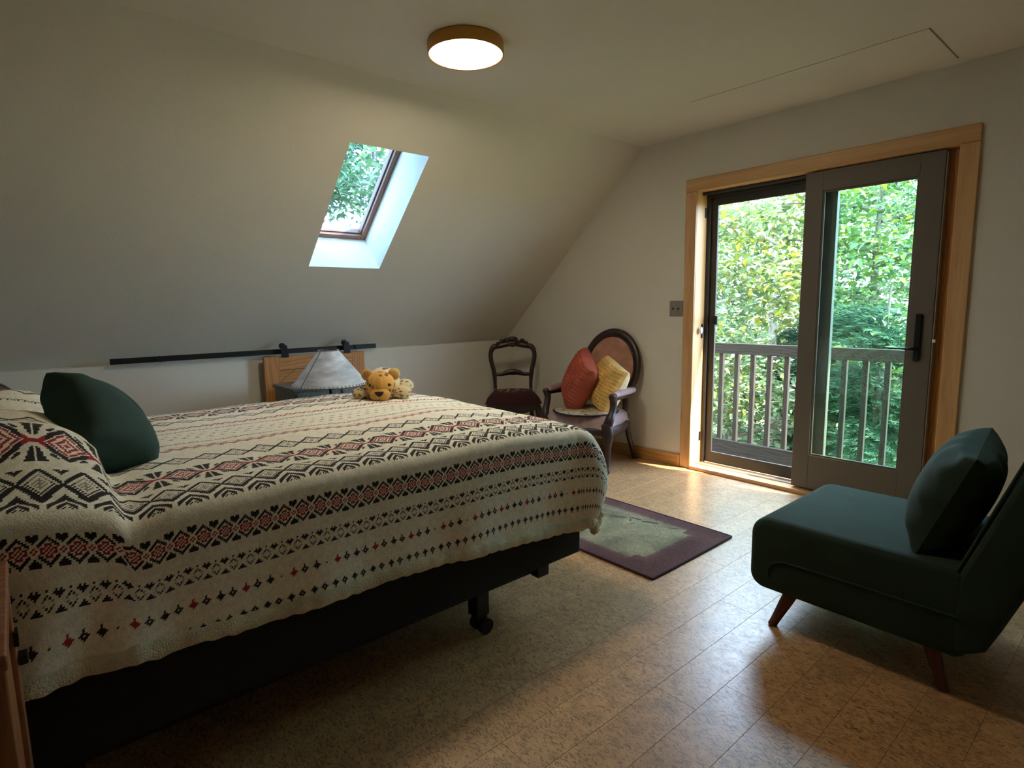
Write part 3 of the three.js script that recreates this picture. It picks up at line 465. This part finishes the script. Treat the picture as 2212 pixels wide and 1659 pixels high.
// ---------- knee wall: sliding track, small barn door, cabinet, lamp ----------
{
  const t = thing('door_track', 'long flat black steel track on the knee wall', 'track');
  part('rail', bx(0.44, 2.262, 0.92, 0.957, -4.352, -4.344, 0.002), M.blackmetal, t);
  for (const x of [0.71, 2.09]) { part('standoff', place(new THREE.CylinderGeometry(0.018, 0.018, 0.05, 20), [x, 0.938, -4.37], [Math.PI / 2, 0, 0]), M.blackmetal, t); part('bolt_head', place(new THREE.CylinderGeometry(0.02, 0.022, 0.012, 6), [x, 0.938, -4.338], [Math.PI / 2, 0, 0]), M.blackmetal, t); }
  const d = thing('barn_door', 'small oak sliding door with slanted boards hung on the black track', 'door');
  const z0 = -4.335, z1 = -4.305, a = 1.35, b = 2.135, y0 = 0.06, y1 = 0.905, s = 0.105;
  part('stile', bx(a, a + s, y0, y1, z0, z1, 0.003), M.oak, d); part('stile', bx(b - s, b, y0, y1, z0, z1, 0.003, 0.4), M.oak, d);
  part('top_rail', bx(a + s, b - s, y1 - 0.1, y1, z0, z1, 0.003, 0.2), M.oak, d); part('bottom_rail', bx(a + s, b - s, y0, y0 + 0.1, z0, z1, 0.003, 0.6), M.oak, d);
  part('backing', bx(a + s, b - s, y0 + 0.1, y1 - 0.1, z0 + 0.001, z0 + 0.006, 0), M.oak, d);
  const clip = (poly, ax, v, keep) => { const o = []; poly.forEach((p, i) => { const q = poly[(i + 1) % poly.length], ip = (p[ax] - v) * keep >= 0, iq = (q[ax] - v) * keep >= 0; if (ip) o.push(p); if (ip !== iq) { const t2 = (v - p[ax]) / (q[ax] - p[ax]); o.push([mix(p[0], q[0], t2), mix(p[1], q[1], t2)]); } }); return o; };
  const mx = (a + b) / 2;
  for (const sd of [-1, 1]) for (let i = -9; i < 12; i++) {
    const c = 0.46 + i * 0.1, w = 0.048, xm = sd < 0 ? a + s : mx + 0.0015, xM = sd < 0 ? mx - 0.0015 : b - s, k = sd < 0 ? 0.75 : -0.75, L = sd < 0 ? a + s : b - s, f = (x, o) => c + o + (x - L) * k;
    let p = [[xm, f(xm, -w)], [xM, f(xM, -w)], [xM, f(xM, w)], [xm, f(xm, w)]]; p = clip(p, 1, y0 + 0.1, 1); if (p.length > 2) p = clip(p, 1, y1 - 0.1, -1); if (p.length < 3) continue;
    const g = new THREE.ExtrudeGeometry(new THREE.Shape(p.map((q) => new THREE.Vector2(q[0], q[1]))), { depth: 0.01, bevelEnabled: false }); g.translate(0, 0, z0 + 0.006); part('board', g, M.oak, d);
  }
  for (const x of [1.5, 1.985]) {
    const sh = new THREE.Shape([[-0.026, 0], [0.026, 0], [0.026, 0.05], [0.015, 0.09], [-0.015, 0.09], [-0.026, 0.05]].map((q) => new THREE.Vector2(...q)));
    const g = new THREE.ExtrudeGeometry(sh, { depth: 0.008, bevelEnabled: false }); g.translate(x, 0.897, -4.304); const h = part('hanger', g, M.blackmetal, d, 'black steel hanger with a wheel over the track');
    part('wheel', place(new THREE.CylinderGeometry(0.022, 0.022, 0.014, 24), [x, 0.979, -4.348], [Math.PI / 2, 0, 0]), M.blackmetal, h); part('axle', place(new THREE.CylinderGeometry(0.006, 0.006, 0.05, 10), [x, 0.979, -4.32], [Math.PI / 2, 0, 0]), M.blackmetal, h);
  }
}
{
  const t = thing('storage_cabinet', 'grey painted wooden cabinet behind the lamp in front of the oak door', 'cabinet', [0, 0, 0]);
  part('body', bx(1.345, 1.98, 0.04, 0.712, -4.1, -3.73, 0.004), M.greywood, t); part('top', bx(1.335, 1.99, 0.712, 0.732, -4.11, -3.72, 0.004), M.greywood, t);
  for (const [p, q] of [[1.355, 1.655], [1.665, 1.97]]) { const d = part('cabinet_door', bx(p, q, 0.06, 0.7, -3.73, -3.712, 0.003), M.greywood, t); part('knob', ell(0.011, 0.011, 0.012, p > 1.6 ? p + 0.03 : q - 0.03, 0.45, -3.7), M.blackmetal, d); }
  for (const [p, q] of [[1.36, -4.08], [1.94, -4.08], [1.36, -3.77], [1.94, -3.77]]) part('foot', bx(p, p + 0.03, 0, 0.04, q, q + 0.03, 0.002), M.greywood, t);
  const k = thing('side_table', 'small black side table under the table lamp', 'table', [1.49, 0, -3.5]);
  part('table_top', place(new THREE.CylinderGeometry(0.19, 0.19, 0.022, 40), [0, 0.44, 0]), M.blackplastic, k); part('column', lathe([[0.02, 0.03], [0.025, 0.2], [0.018, 0.4], [0.04, 0.43]], 20), M.blackplastic, k); part('foot', lathe([[0, 0.03], [0.03, 0.028], [0.14, 0.012], [0.145, 0], [0, 0]], 32), M.blackplastic, k);
  const l = thing('table_lamp', 'table lamp with wide parchment cone shade laced along its edges', 'lamp', [1.493, 0.451, -3.5]);
  part('lamp_base', lathe([[0, 0], [0.08, 0], [0.082, 0.012], [0.05, 0.03], [0.03, 0.07], [0.045, 0.12], [0.035, 0.18], [0.012, 0.2]], 32), M.bronze, l); part('stem', place(new THREE.CylinderGeometry(0.011, 0.011, 0.32, 16), [0, 0.36, 0]), M.bronze, l);
  const parch = tex(256, 256, (u, v) => { const n = fbm(u * 12, v * 8, 12, 8, 31, 4) - 0.5; return [206 + n * 95, 206 + n * 92, 201 + n * 86]; }, 1, 1);
  const r0 = 0.23, r1 = 0.06, ya = 0.322, yb = 0.536, sh = lathe([[r0, ya], [r1, yb]], 40); const shade = part('lamp_shade', sh, phys({ map: parch, roughness: 0.7, transmission: 0.25, thickness: 0, side: THREE.DoubleSide }), l, 'grey white mottled parchment cone');
  const ties = []; for (let i = 0; i < 58; i++) { const a = i / 58 * 6.283, g = new THREE.BoxGeometry(0.004, 0.016, 0.006); g.rotateZ(0.5); g.translate(0, ya + 0.004, r0 - 0.002); g.rotateY(a); ties.push(g); }
  for (let i = 0; i < 22; i++) { const a = i / 22 * 6.283, g = new THREE.BoxGeometry(0.004, 0.014, 0.006); g.rotateZ(0.5); g.translate(0, yb - 0.002, r1 + 0.001); g.rotateY(a); ties.push(g); }
  part('edge_lacing', ties, mat({ color: 0xa39d92 }), shade);
  part('seam', sweep([[Math.sin(-1.25) * (r0 + 0.001), ya, Math.cos(-1.25) * (r0 + 0.001), 0.0022], [Math.sin(-1.25) * (r1 + 0.001), yb, Math.cos(-1.25) * (r1 + 0.001), 0.0022]], 4, 6), mat({ color: 0x5a5248 }), shade);
  part('top_ring', place(new THREE.TorusGeometry(r1, 0.003, 8, 32), [0, yb, 0], [Math.PI / 2, 0, 0]), M.bronze, l); part('spider', [bx(-r1, r1, yb - 0.012, yb - 0.008, -0.002, 0.002, 0), bx(-0.002, 0.002, yb - 0.012, yb - 0.008, -r1, r1, 0)], M.bronze, l);
}
// ---------- plush leopard ----------
{
  const t = thing('plush_leopard', 'orange spotted plush leopard toy lying on the bed', 'plush toy', [1.415, topY(1.415, -2.66) - 0.012, -2.68], -0.58);
  M.plush = mat({ vertexColors: true, roughness: 0.95, bumpMap: fuzz, bumpScale: 0.001 });
  const spotty = (g, base, keep, n, k, size = 0.17) => {
    const p = g.attributes.position, nn = g.attributes.normal, c = new Float32Array(p.count * 3), sp = []; let s = k; const r = () => { s = (s * 1664525 + 1013904223) >>> 0; return s / 4294967296; };
    for (let i = 0; i < n; i++) { const y = r() * 2 - 1, a = r() * 6.283, q = Math.sqrt(1 - y * y); sp.push([q * Math.cos(a), y, q * Math.sin(a), size * (0.6 + r() * 0.7)]); }
    for (let i = 0; i < p.count; i++) { const d = V(nn.getX(i), nn.getY(i), nn.getZ(i)); let f = 0; for (const q of sp) f = Math.max(f, sstep(q[3], q[3] * 0.75, Math.acos(clamp(d.x * q[0] + d.y * q[1] + d.z * q[2], -1, 1)))); f *= keep(d); for (let m = 0; m < 3; m++) c[i * 3 + m] = mix(base[m], [0.2, 0.09, 0.03][m], f); }
    g.setAttribute('color', new THREE.BufferAttribute(c, 3)); return g;
  };
  const OR = [0.8, 0.42, 0.1], PALE = [0.78, 0.62, 0.36];
  part('torso', place(spotty(ell(0.088, 0.082, 0.15, 0, 0, 0, 72, 48), PALE, () => 1, 60, 11, 0.13), [0.0, 0.078, -0.12]), M.plush, t);
  const hd = part('head', place(spotty(ell(0.076, 0.07, 0.076, 0, 0, 0, 96, 64), OR, (d) => (Math.abs(d.x) < 0.34 && d.y < 0.72 && d.z > 0 ? 0 : 1), 62, 23, 0.13), [0, 0.084, 0.03]), M.plush, t);
  part('muzzle', place(spotty(ell(0.052, 0.034, 0.034, 0, 0, 0, 40, 24), OR, () => 0, 1, 3), [0, 0.043, 0.092]), M.plush, hd); part('brow', place(spotty(ell(0.03, 0.05, 0.03, 0, 0, 0, 32, 24), OR, () => 0, 1, 3), [0, 0.085, 0.08]), M.plush, hd);
  const ns = new THREE.Shape(); ns.moveTo(-0.021, 0.009); ns.quadraticCurveTo(0, 0.012, 0.021, 0.009); ns.quadraticCurveTo(0.018, -0.006, 0, -0.014); ns.quadraticCurveTo(-0.018, -0.006, -0.021, 0.009);
  part('nose', place(new THREE.ExtrudeGeometry(ns, { depth: 0.006, bevelEnabled: true, bevelSize: 0.001, bevelThickness: 0.002, bevelSegments: 2 }), [0, 0.052, 0.12]), M.blackplastic, hd); part('mouth_line', bx(-0.001, 0.001, 0.02, 0.04, 0.118, 0.1245, 0), M.black, hd);
  for (const s of [-1, 1]) {
    part('eye', ell(0.0065, 0.0078, 0.005, s * 0.047, 0.092, 0.0915), M.blackplastic, hd);
    const e = part('ear', place(spotty(ell(0.032, 0.032, 0.014, 0, 0, 0, 40, 24), [0.84, 0.56, 0.2], () => 0, 1, 3), [s * 0.068, 0.137, 0.012], [0, s * 0.3, 0]), M.plush, hd); part('inner_ear', place(spotty(ell(0.024, 0.024, 0.008, 0, 0, 0, 32, 16), [0.62, 0.3, 0.08], () => 0, 1, 3), [s * 0.067, 0.134, 0.022], [0, s * 0.3, 0]), M.plush, e);
    part('foreleg', place(spotty(ell(0.052, 0.038, 0.05, 0, 0, 0, 56, 40), PALE, () => 1, 40, 31 + s, 0.15), [s * 0.098, 0.038, -0.005], [0, s * 0.4, 0]), M.plush, t);
    part('hind_leg', place(spotty(ell(0.05, 0.04, 0.06, 0, 0, 0, 40, 30), PALE, () => 1, 40, 51 + s, 0.15), [s * 0.085 + 0.02, 0.04, -0.24], [0, -s * 0.4, 0]), M.plush, t);
  }
  part('hang_tag', bx(-0.115, -0.085, 0.001, 0.003, 0.03, 0.05, 0), mat({ color: 0xf4f2ee }), t);
}
// ---------- rug ----------
{
  const t = thing('rug', 'small purple bordered rug with an olive field on the cork floor', 'rug', [2.443, 0, -2.045]), w = 0.706, l = 1.14;
  const rt = tex(512, 800, (u, v) => {
    const x = (u - 0.5) * w, z = (v - 0.5) * l, d = Math.min(w / 2 - Math.abs(x), l / 2 - Math.abs(z)), n = fbm(u * 90, v * 140, 90, 140, 5, 2), sc = Math.sin((u * 60 + n * 9) * 3 + Math.sin(v * 210 + n * 5) * 2), m = fbm(u * 6, v * 9, 6, 9, 8, 4);
    const side = z > l / 2 - 0.2 ? 1 : 0, b = 0.1 + side * 0.05 * (z > 0 ? 1 : 0); let f = sstep(b - 0.012, b + 0.012, d + (n - 0.5) * 0.012); const edge = Math.exp(-(((d - b) / 0.03) ** 2)) * (sc > 0.1 ? 0.55 : 0); f = clamp(f * (1 - edge * 0.5) + edge * (1 - f) * 0.8);
    const A = [66 + m * 40, 38 + m * 26, 42 + m * 18], B = [132 + (m - 0.5) * 90, 124 + (m - 0.5) * 84, 98 + (m - 0.5) * 70]; let c = A.map((q, i) => mix(q, B[i], f) * (0.86 + n * 0.28));
    for (const [cx, cz, a, L] of [[0.14, -0.02, 0.5, 0.05], [0.19, 0.07, 0.15, 0.04], [0.15, 0.06, 2.2, 0.022], [0.2, 0.16, 0.4, 0.05], [0.12, 0.1, 1.0, 0.018], [0.22, 0.3, 0.6, 0.03]]) { const dx = x - cx, dz = z - cz, p = dx * Math.sin(a) + dz * Math.cos(a), q = dx * Math.cos(a) - dz * Math.sin(a); if ((p / L) ** 2 + (q / (L * 0.22)) ** 2 < 1) c = [72, 66, 62]; } return c;
  }, 1, 1);
  part('pile', gridGeo(20, 30, (u, v) => [(u - 0.5) * w, 0.0105, (0.5 - v) * l, u, 1 - v]), mat({ map: rt, roughness: 1, bumpMap: grey(256, 256, (u, v) => fbm(u * 64, v * 64, 64, 64, 6, 2), 0.2, 0.2), bumpScale: 0.002 }), t);
  part('backing', bx(-w / 2, w / 2, 0.0005, 0.01, -l / 2, l / 2, 0.003), mat({ color: 0x3c2830, roughness: 1 }), t);
  part('binding', sweep([[-w / 2, 0.007, -l / 2, 0.0065], [w / 2, 0.007, -l / 2, 0.0065], [w / 2, 0.007, -l / 2 + 0.001, 0.0065], [w / 2, 0.007, l / 2, 0.0065], [w / 2 - 0.001, 0.007, l / 2, 0.0065], [-w / 2, 0.007, l / 2, 0.0065], [-w / 2, 0.007, l / 2 - 0.001, 0.0065], [-w / 2, 0.007, -l / 2 + 0.001, 0.0065]], 160, 8, true, [0, 1, 0]), mat({ color: 0x4a2e38, roughness: 0.9 }), t);
}
// ---------- carved side chair ----------
const pad = (wF, wB, dp, y0, h, n = 32, k = 4) => gridGeo(n, n, (u, v) => { const a = u * 2 - 1, b = v * 2 - 1, W = mix(wB, wF, v) / 2, e = Math.max(0, (1 - Math.abs(a) ** k) * (1 - Math.abs(b) ** k)) ** 0.45, r = 0.94 + 0.06 * e; return [a * W * (1 - 0.03 * b * b * 0), y0 + h * e, b * dp / 2 + (b > 0 ? 0.035 * (1 - a * a) * b : 0), a * W, b * dp / 2]; });
{
  const t = thing('side_chair', 'dark carved side chair with balloon back and maroon needlepoint seat in the corner', 'chair', [3.3, 0, -3.82], Math.atan2(-0.65, 0.76)); t.scale.y = 0.985;
  const W = M.walnut, zb = (y) => -0.185 - 0.16 * (y - 0.42);
  for (const s of [-1, 1]) {
    part('leg', sweep([[s * 0.205, 0.4, 0.17, 0.03, 0.026], [s * 0.225, 0.3, 0.19, 0.03, 0.026], [s * 0.212, 0.15, 0.18, 0.018], [s * 0.215, 0.03, 0.195, 0.015], [s * 0.218, 0.0, 0.205, 0.021]], 24, 12), W, t);
    part('leg', sweep([[s * 0.165, 0.44, -0.19, 0.02, 0.018], [s * 0.17, 0.22, -0.2, 0.02, 0.018], [s * 0.18, 0, -0.27, 0.017]], 16, 10), W, t);
    part('side_apron', sweep([[s * 0.21, 0.39, 0.16, 0.04, 0.013], [s * 0.18, 0.39, -0.18, 0.04, 0.013]], 8, 10, false, [0, 1, 0]), W, t);
    part('screw_cap', ell(0.006, 0.006, 0.003, s * 0.165, 0.5, zb(0.5) + 0.017), M.alu, t);
  }
  const ap = new THREE.Shape(); ap.moveTo(-0.225, 0.43); ap.lineTo(0.225, 0.43); ap.quadraticCurveTo(0.22, 0.375, 0.16, 0.37); ap.quadraticCurveTo(0.08, 0.335, 0, 0.33); ap.quadraticCurveTo(-0.08, 0.335, -0.16, 0.37); ap.quadraticCurveTo(-0.22, 0.375, -0.225, 0.43);
  const a = part('front_apron', new THREE.ExtrudeGeometry(ap, { depth: 0.02, bevelEnabled: true, bevelSize: 0.004, bevelThickness: 0.004, bevelSegments: 2 }).translate(0, 0, 0.19), W, t); const cv = []; for (let i = 0; i < 9; i++) cv.push(ell(0.014, 0.008, 0.006, (i - 4) * 0.026, 0.36 + 0.01 * Math.cos(i * 2.2), 0.217, 12, 8)); part('carving', cv, W, a);
  const need = tex(256, 256, (u, v) => { const x = u - 0.5, y = v - 0.5, n = fbm(u * 22, v * 22, 22, 22, 61, 3), r = Math.hypot(x / 0.32, y / 0.3), f = sstep(0.5, 0.56, n) * sstep(1.05, 0.85, r + (n - 0.5) * 0.5), k = vn(u * 30, v * 30, 30, 30, 9); const A = [58, 20, 24], B = k > 0.6 ? [206, 178, 140] : k > 0.35 ? [128, 96, 52] : [160, 90, 70]; return A.map((q, i) => mix(q, B[i], f)); }, 0.5, 0.5); need.offset.set(0.5, 0.5);
  part('seat', pad(0.49, 0.39, 0.42, 0.425, 0.095, 40), mat({ map: need, roughness: 0.95, bumpMap: weave, bumpScale: 0.001 }), t, 'maroon padded seat with a floral needlepoint patch');
  const bp = [[-0.165, 0.42], [-0.163, 0.54], [-0.172, 0.66], [-0.196, 0.76], [-0.2, 0.83], [-0.175, 0.885], [-0.11, 0.9], [0, 0.918], [0.11, 0.9], [0.175, 0.885], [0.2, 0.83], [0.196, 0.76], [0.172, 0.66], [0.163, 0.54], [0.165, 0.42]];
  const fr = part('back_frame', sweep(bp.map(([x, y]) => [x, y, zb(y), 0.014, y > 0.87 ? 0.026 : y > 0.6 ? 0.021 : 0.016]), 90, 10, false, [0, 0, 1]), W, t);
  const cr = []; [[0, 0.962, 0.05, 0.022], [-0.055, 0.948, 0.032, 0.022], [0.02, 0.966, 0.016, 0.014], [0.035, 0.955, 0.014, 0.014], [0.052, 0.937, 0.014, 0.014], [0.045, 0.922, 0.014, 0.014], [0.066, 0.925, 0.014, 0.014], [0.03, 0.926, 0.013, 0.013], [0.09, 0.944, 0.024, 0.02], [-0.1, 0.938, 0.022, 0.022], [0.124, 0.924, 0.02, 0.018], [-0.132, 0.92, 0.018, 0.018], [0.14, 0.905, 0.012, 0.011], [-0.145, 0.902, 0.014, 0.011], [0, 0.905, 0.03, 0.02], [-0.03, 0.915, 0.024, 0.02]].forEach(([x, y, rx, ry], i) => cr.push(ell(rx, ry, 0.013 + (i % 3) * 0.003, x, y, zb(y) + 0.006, 16, 10)));
  part('crest_carving', cr, W, t, 'carved fruit and leaf crest');
  part('cross_rail', sweep([[-0.165, 0.635, zb(0.635), 0.01, 0.016], [-0.1, 0.635, zb(0.635), 0.01, 0.018], [-0.06, 0.648, zb(0.65), 0.012, 0.024], [0, 0.656, zb(0.655), 0.014, 0.03], [0.06, 0.648, zb(0.65), 0.012, 0.024], [0.1, 0.635, zb(0.635), 0.01, 0.018], [0.165, 0.635, zb(0.635), 0.01, 0.016]], 40, 10, false, [0, 0, 1]), W, t);
}
// ---------- upholstered armchair ----------
{
  const t = thing('armchair', 'dark wooden armchair with oval padded back and mauve velvet seat beside the door', 'armchair', [3.415, 0, -3.02], Math.atan2(-0.98, 0.19)), W = M.walnut;
  for (const s of [-1, 1]) {
    part('leg', sweep([[s * 0.27, 0.37, 0.225, 0.042, 0.032], [s * 0.285, 0.3, 0.235, 0.046, 0.034], [s * 0.28, 0.18, 0.23, 0.03, 0.026], [s * 0.28, 0.06, 0.225, 0.019], [s * 0.285, 0.012, 0.24, 0.022], [s * 0.285, 0, 0.24, 0.016]], 30, 12), W, t);
    part('leg', sweep([[s * 0.215, 0.38, -0.2, 0.022], [s * 0.225, 0.22, -0.215, 0.021], [s * 0.24, 0.05, -0.275, 0.019], [s * 0.245, 0, -0.285, 0.018]], 20, 10), W, t);
    part('arm_post', sweep([[s * 0.275, 0.34, 0.225, 0.04, 0.03], [s * 0.29, 0.4, 0.215, 0.036, 0.028], [s * 0.295, 0.46, 0.18, 0.026, 0.024], [s * 0.295, 0.53, 0.165, 0.028, 0.024], [s * 0.297, 0.575, 0.185, 0.03, 0.024], [s * 0.297, 0.592, 0.185, 0.016]], 28, 12), W, t);
    const ar = part('arm', sweep([[s * 0.297, 0.555, 0.185, 0.018, 0.02], [s * 0.3, 0.552, 0.08, 0.016, 0.018], [s * 0.285, 0.546, -0.1, 0.016, 0.018], [s * 0.235, 0.535, -0.225, 0.018]], 20, 10), W, t);
    part('arm_pad', sweep([[s * 0.297, 0.578, 0.172, 0.004], [s * 0.298, 0.58, 0.16, 0.02, 0.028], [s * 0.302, 0.586, 0.03, 0.026, 0.034], [s * 0.304, 0.586, -0.12, 0.024, 0.032], [s * 0.304, 0.584, -0.155, 0.004]], 28, 14, false, [0, 1, 0]), M.mauve, ar, 'mauve velvet arm pad');
    part('side_apron', sweep([[s * 0.275, 0.305, 0.2, 0.036, 0.014], [s * 0.285, 0.305, 0, 0.036, 0.014], [s * 0.225, 0.305, -0.2, 0.034, 0.014]], 16, 10, false, [0, 1, 0]), W, t);
    part('back_post', sweep([[s * 0.2, 0.34, -0.19, 0.024, 0.02], [s * 0.2, 0.45, -0.21, 0.024, 0.02], [s * 0.195, 0.58, -0.24, 0.022, 0.02]], 14, 10), W, t);
  }
  part('front_apron', sweep([[-0.27, 0.31, 0.225, 0.03, 0.014], [-0.14, 0.3, 0.265, 0.032, 0.015], [0, 0.285, 0.28, 0.045, 0.016], [0.14, 0.3, 0.265, 0.032, 0.015], [0.27, 0.31, 0.225, 0.03, 0.014]], 30, 10, false, [0, 1, 0]), W, t);
  part('back_apron', sweep([[-0.21, 0.34, -0.19, 0.04, 0.014], [0.21, 0.34, -0.19, 0.04, 0.014]], 6, 8, false, [0, 1, 0]), W, t);
  part('seat', pad(0.6, 0.47, 0.47, 0.318, 0.108, 44, 9), M.mauve, t, 'mauve velvet seat');
  const back = new THREE.Group(); back.name = 'backrest'; t.add(back); back.position.set(0.03, 0.72, -0.27); back.rotation.x = -0.2;
  const ov = []; for (let i = 0; i < 20; i++) { const a = i / 20 * 6.283 - 1.571, y = Math.sin(a), x = Math.cos(a) * (y < 0 ? 1 - 0.12 * y * y : 1); ov.push([x * 0.242, y * (y < 0 ? 0.27 : 0.3) + 0.005, 0, 0.019, 0.026 + 0.006 * Math.max(0, y)]); }
  part('back_frame', sweep(ov, 96, 12, true, [0, 0, 1]), W, back); part('inner_moulding', sweep(ov.map((p) => [p[0] * 0.9, p[1] * 0.9, 0.014, 0.008, 0.009]), 96, 8, true, [0, 0, 1]), W, back);
  part('back_pad', ell(0.222, 0.272, 0.034, 0, 0.01, 0.0, 40, 24), M.backfabric, back, 'tan rose upholstered oval pad');
  const lace = tex(512, 512, (u, v) => { const x = u - 0.5, y = v - 0.5, r = Math.hypot(x, y) * 2, n = fbm(u * 14, v * 14, 14, 14, 71, 3), c = Math.abs(fbm(u * 9, v * 9, 9, 9, 75, 2) - 0.5) < 0.018 || Math.abs(fbm(u * 16, v * 16, 16, 16, 79, 2) - 0.5) < 0.012; if (r > 0.93) return [30, 28, 32]; const b = c ? 0.3 : 0.86 + n * 0.24; return [206 * b, 186 * b, 150 * b]; }, 1, 1);
  const cu = tag(part('seat_cushion', lathe([[0, 0.024], [0.13, 0.024], [0.22, 0.019], [0.25, 0.01], [0.258, 0.004], [0.25, 0]], 56), mat({ map: lace, roughness: 0.9, bumpMap: fuzz, bumpScale: 0.002 }), scene), 'round beige patterned seat cushion with black edge lying on the armchair', 'cushion');
  { const g = cu.geometry, p = g.attributes.position, uv = g.attributes.uv; for (let i = 0; i < p.count; i++) { const a = Math.atan2(p.getZ(i), p.getX(i)), R = Math.hypot(p.getX(i), p.getZ(i)), sc = R > 0.235 ? 1 + 0.02 * Math.sin(a * 22) : 1; p.setX(i, p.getX(i) * sc); p.setZ(i, p.getZ(i) * sc); uv.setXY(i, 0.5 + p.getX(i) / 0.522, 0.5 + p.getZ(i) / 0.522); } g.computeVertexNormals(); }
  cu.position.set(3.35, 0.418, -3.01);
  const knitD = (cell, amp) => (x, y, s) => { if (s < 0) return 0; const col = Math.floor(x / cell), fx = x / cell - col, v = y / (cell * 0.8) + (col % 4 === 0 ? 0 : Math.abs(fx - 0.5) * 1.1), f = v - Math.floor(v), e = Math.sin(Math.PI * f) ** 0.5, side = col % 4 === 0 ? 0.75 : Math.abs(Math.sin(Math.PI * fx * (col % 2 ? 2 : 1))) ** 0.4; return amp * e * side; };
  const orient = (o, n, roll, p) => { n = V(...n).normalize(); const r = V(0, 1, 0).cross(n).normalize(), u = n.clone().cross(r); const R = r.clone().multiplyScalar(Math.cos(roll)).addScaledVector(u, Math.sin(roll)), U = n.clone().cross(R); o.quaternion.setFromRotationMatrix(new THREE.Matrix4().makeBasis(R, U, n)); o.position.set(...p); };
  const kp = (label, w, h, t2, d, m, back) => { const t3 = thing('knit_pillow', label, 'pillow'), [f, b] = cushion(w, h, t2, 110, d, 0.04, 0.36, true); part('knit_front', f, m, t3); part('plain_back', b, back, t3); return t3; };
  const rp = kp('rust red chunky knit pillow leaning in the armchair', 0.4, 0.42, 0.2, knitD(0.04, 0.017), M.rust, M.rust); orient(rp, [-0.8, 0.3, -0.5], -0.42, [3.38, 0.645, -3.1]);
  const yp = kp('mustard yellow chunky knit pillow leaning in the armchair', 0.36, 0.38, 0.2, knitD(0.036, 0.015), M.yellow, M.cream); orient(yp, [-0.86, 0.32, -0.3], -0.3, [3.47, 0.62, -2.89]);
}
// ---------- green slipper chair ----------
{
  const t = thing('slipper_chair', 'dark green velvet armless slipper chair on angled wooden legs', 'chair'), x0 = 2.105, x1 = 2.765, G = M.greenChair;
  const ext = (pts, b, xa = x0, xb = x1, seg = 6) => { const s = new THREE.Shape(pts.map(([z, y]) => new THREE.Vector2(-z, y))); const g = new THREE.ExtrudeGeometry(s, { depth: xb - xa - 2 * b, bevelEnabled: true, bevelSize: b * 0.8, bevelThickness: b, bevelOffset: -b * 0.8, bevelSegments: seg, curveSegments: 10 }); g.rotateY(Math.PI / 2); g.translate(xa + b, 0, 0); return toCreasedNormals(g, 0.7); };
  const arc = (cz, cy, r, a0, a1, n = 8) => Array.from({ length: n + 1 }, (_, i) => { const a = mix(a0, a1, i / n) * Math.PI / 180; return [cz + r * Math.cos(a), cy + r * Math.sin(a)]; });
  part('seat', ext([...arc(-0.965, 0.355, 0.07, 90, 180), ...arc(-0.975, 0.2, 0.06, 180, 265, 7), [-0.37, 0.136], [-0.35, 0.15], [-0.35, 0.405], [-0.37, 0.425]], 0.032), G, t);
  part('seam', sweep([[x0 - 0.001, 0.2, -0.955, 0.003], [x0 - 0.001, 0.245, -0.95, 0.003], [x0 - 0.001, 0.27, -0.915, 0.003], [x0 - 0.001, 0.276, -0.85, 0.003], [x0 - 0.001, 0.278, -0.37, 0.003]], 30, 8), G, t);
  part('backrest', ext([[-0.375, 0.14], [-0.3, 0.185], [-0.27, 0.26], [-0.04, 0.9], [-0.06, 0.935], [-0.16, 0.96], [-0.2, 0.93], [-0.388, 0.4], [-0.395, 0.3], [-0.39, 0.17]], 0.03), G, t);
  part('piping', sweep([[x0 + 0.012, 0.38, -0.396, 0.005], [x0 + 0.012, 0.93, -0.203, 0.005]], 12, 8), G, t);
  for (const [xa, za, xb, zb] of [[2.125, -0.94, 2.16, -0.885], [2.745, -0.94, 2.71, -0.885], [2.15, -0.395, 2.175, -0.45], [2.72, -0.395, 2.695, -0.45]]) part('leg', sweep([[xa, 0, za, 0.016], [xb, 0.145, zb, 0.025]], 6, 16), M.legwood, t);
  const c = tag(part('chair_cushion', cushion(0.6, 0.37, 0.22, 48, (x, y, s) => 0.007 * Math.sin(y * 60 + x * 8) * Math.exp(-(((Math.abs(x) - 0.26) / 0.05) ** 2)) + 0.005 * Math.sin(x * 40 + y * 15) * Math.exp(-(((y - 0.14) / 0.05) ** 2)), 0.07, 0.4), M.greenChair, scene), 'dark green velvet back cushion leaning on the slipper chair', 'cushion');
  const n = V(-0.1, 0.36, -0.92).normalize(), r = V(0, 1, 0).cross(n).normalize(); c.quaternion.setFromRotationMatrix(new THREE.Matrix4().makeBasis(r, n.clone().cross(r), n)); c.position.set(2.46, 0.59, -0.47);
}
renderer.render(scene, camera);
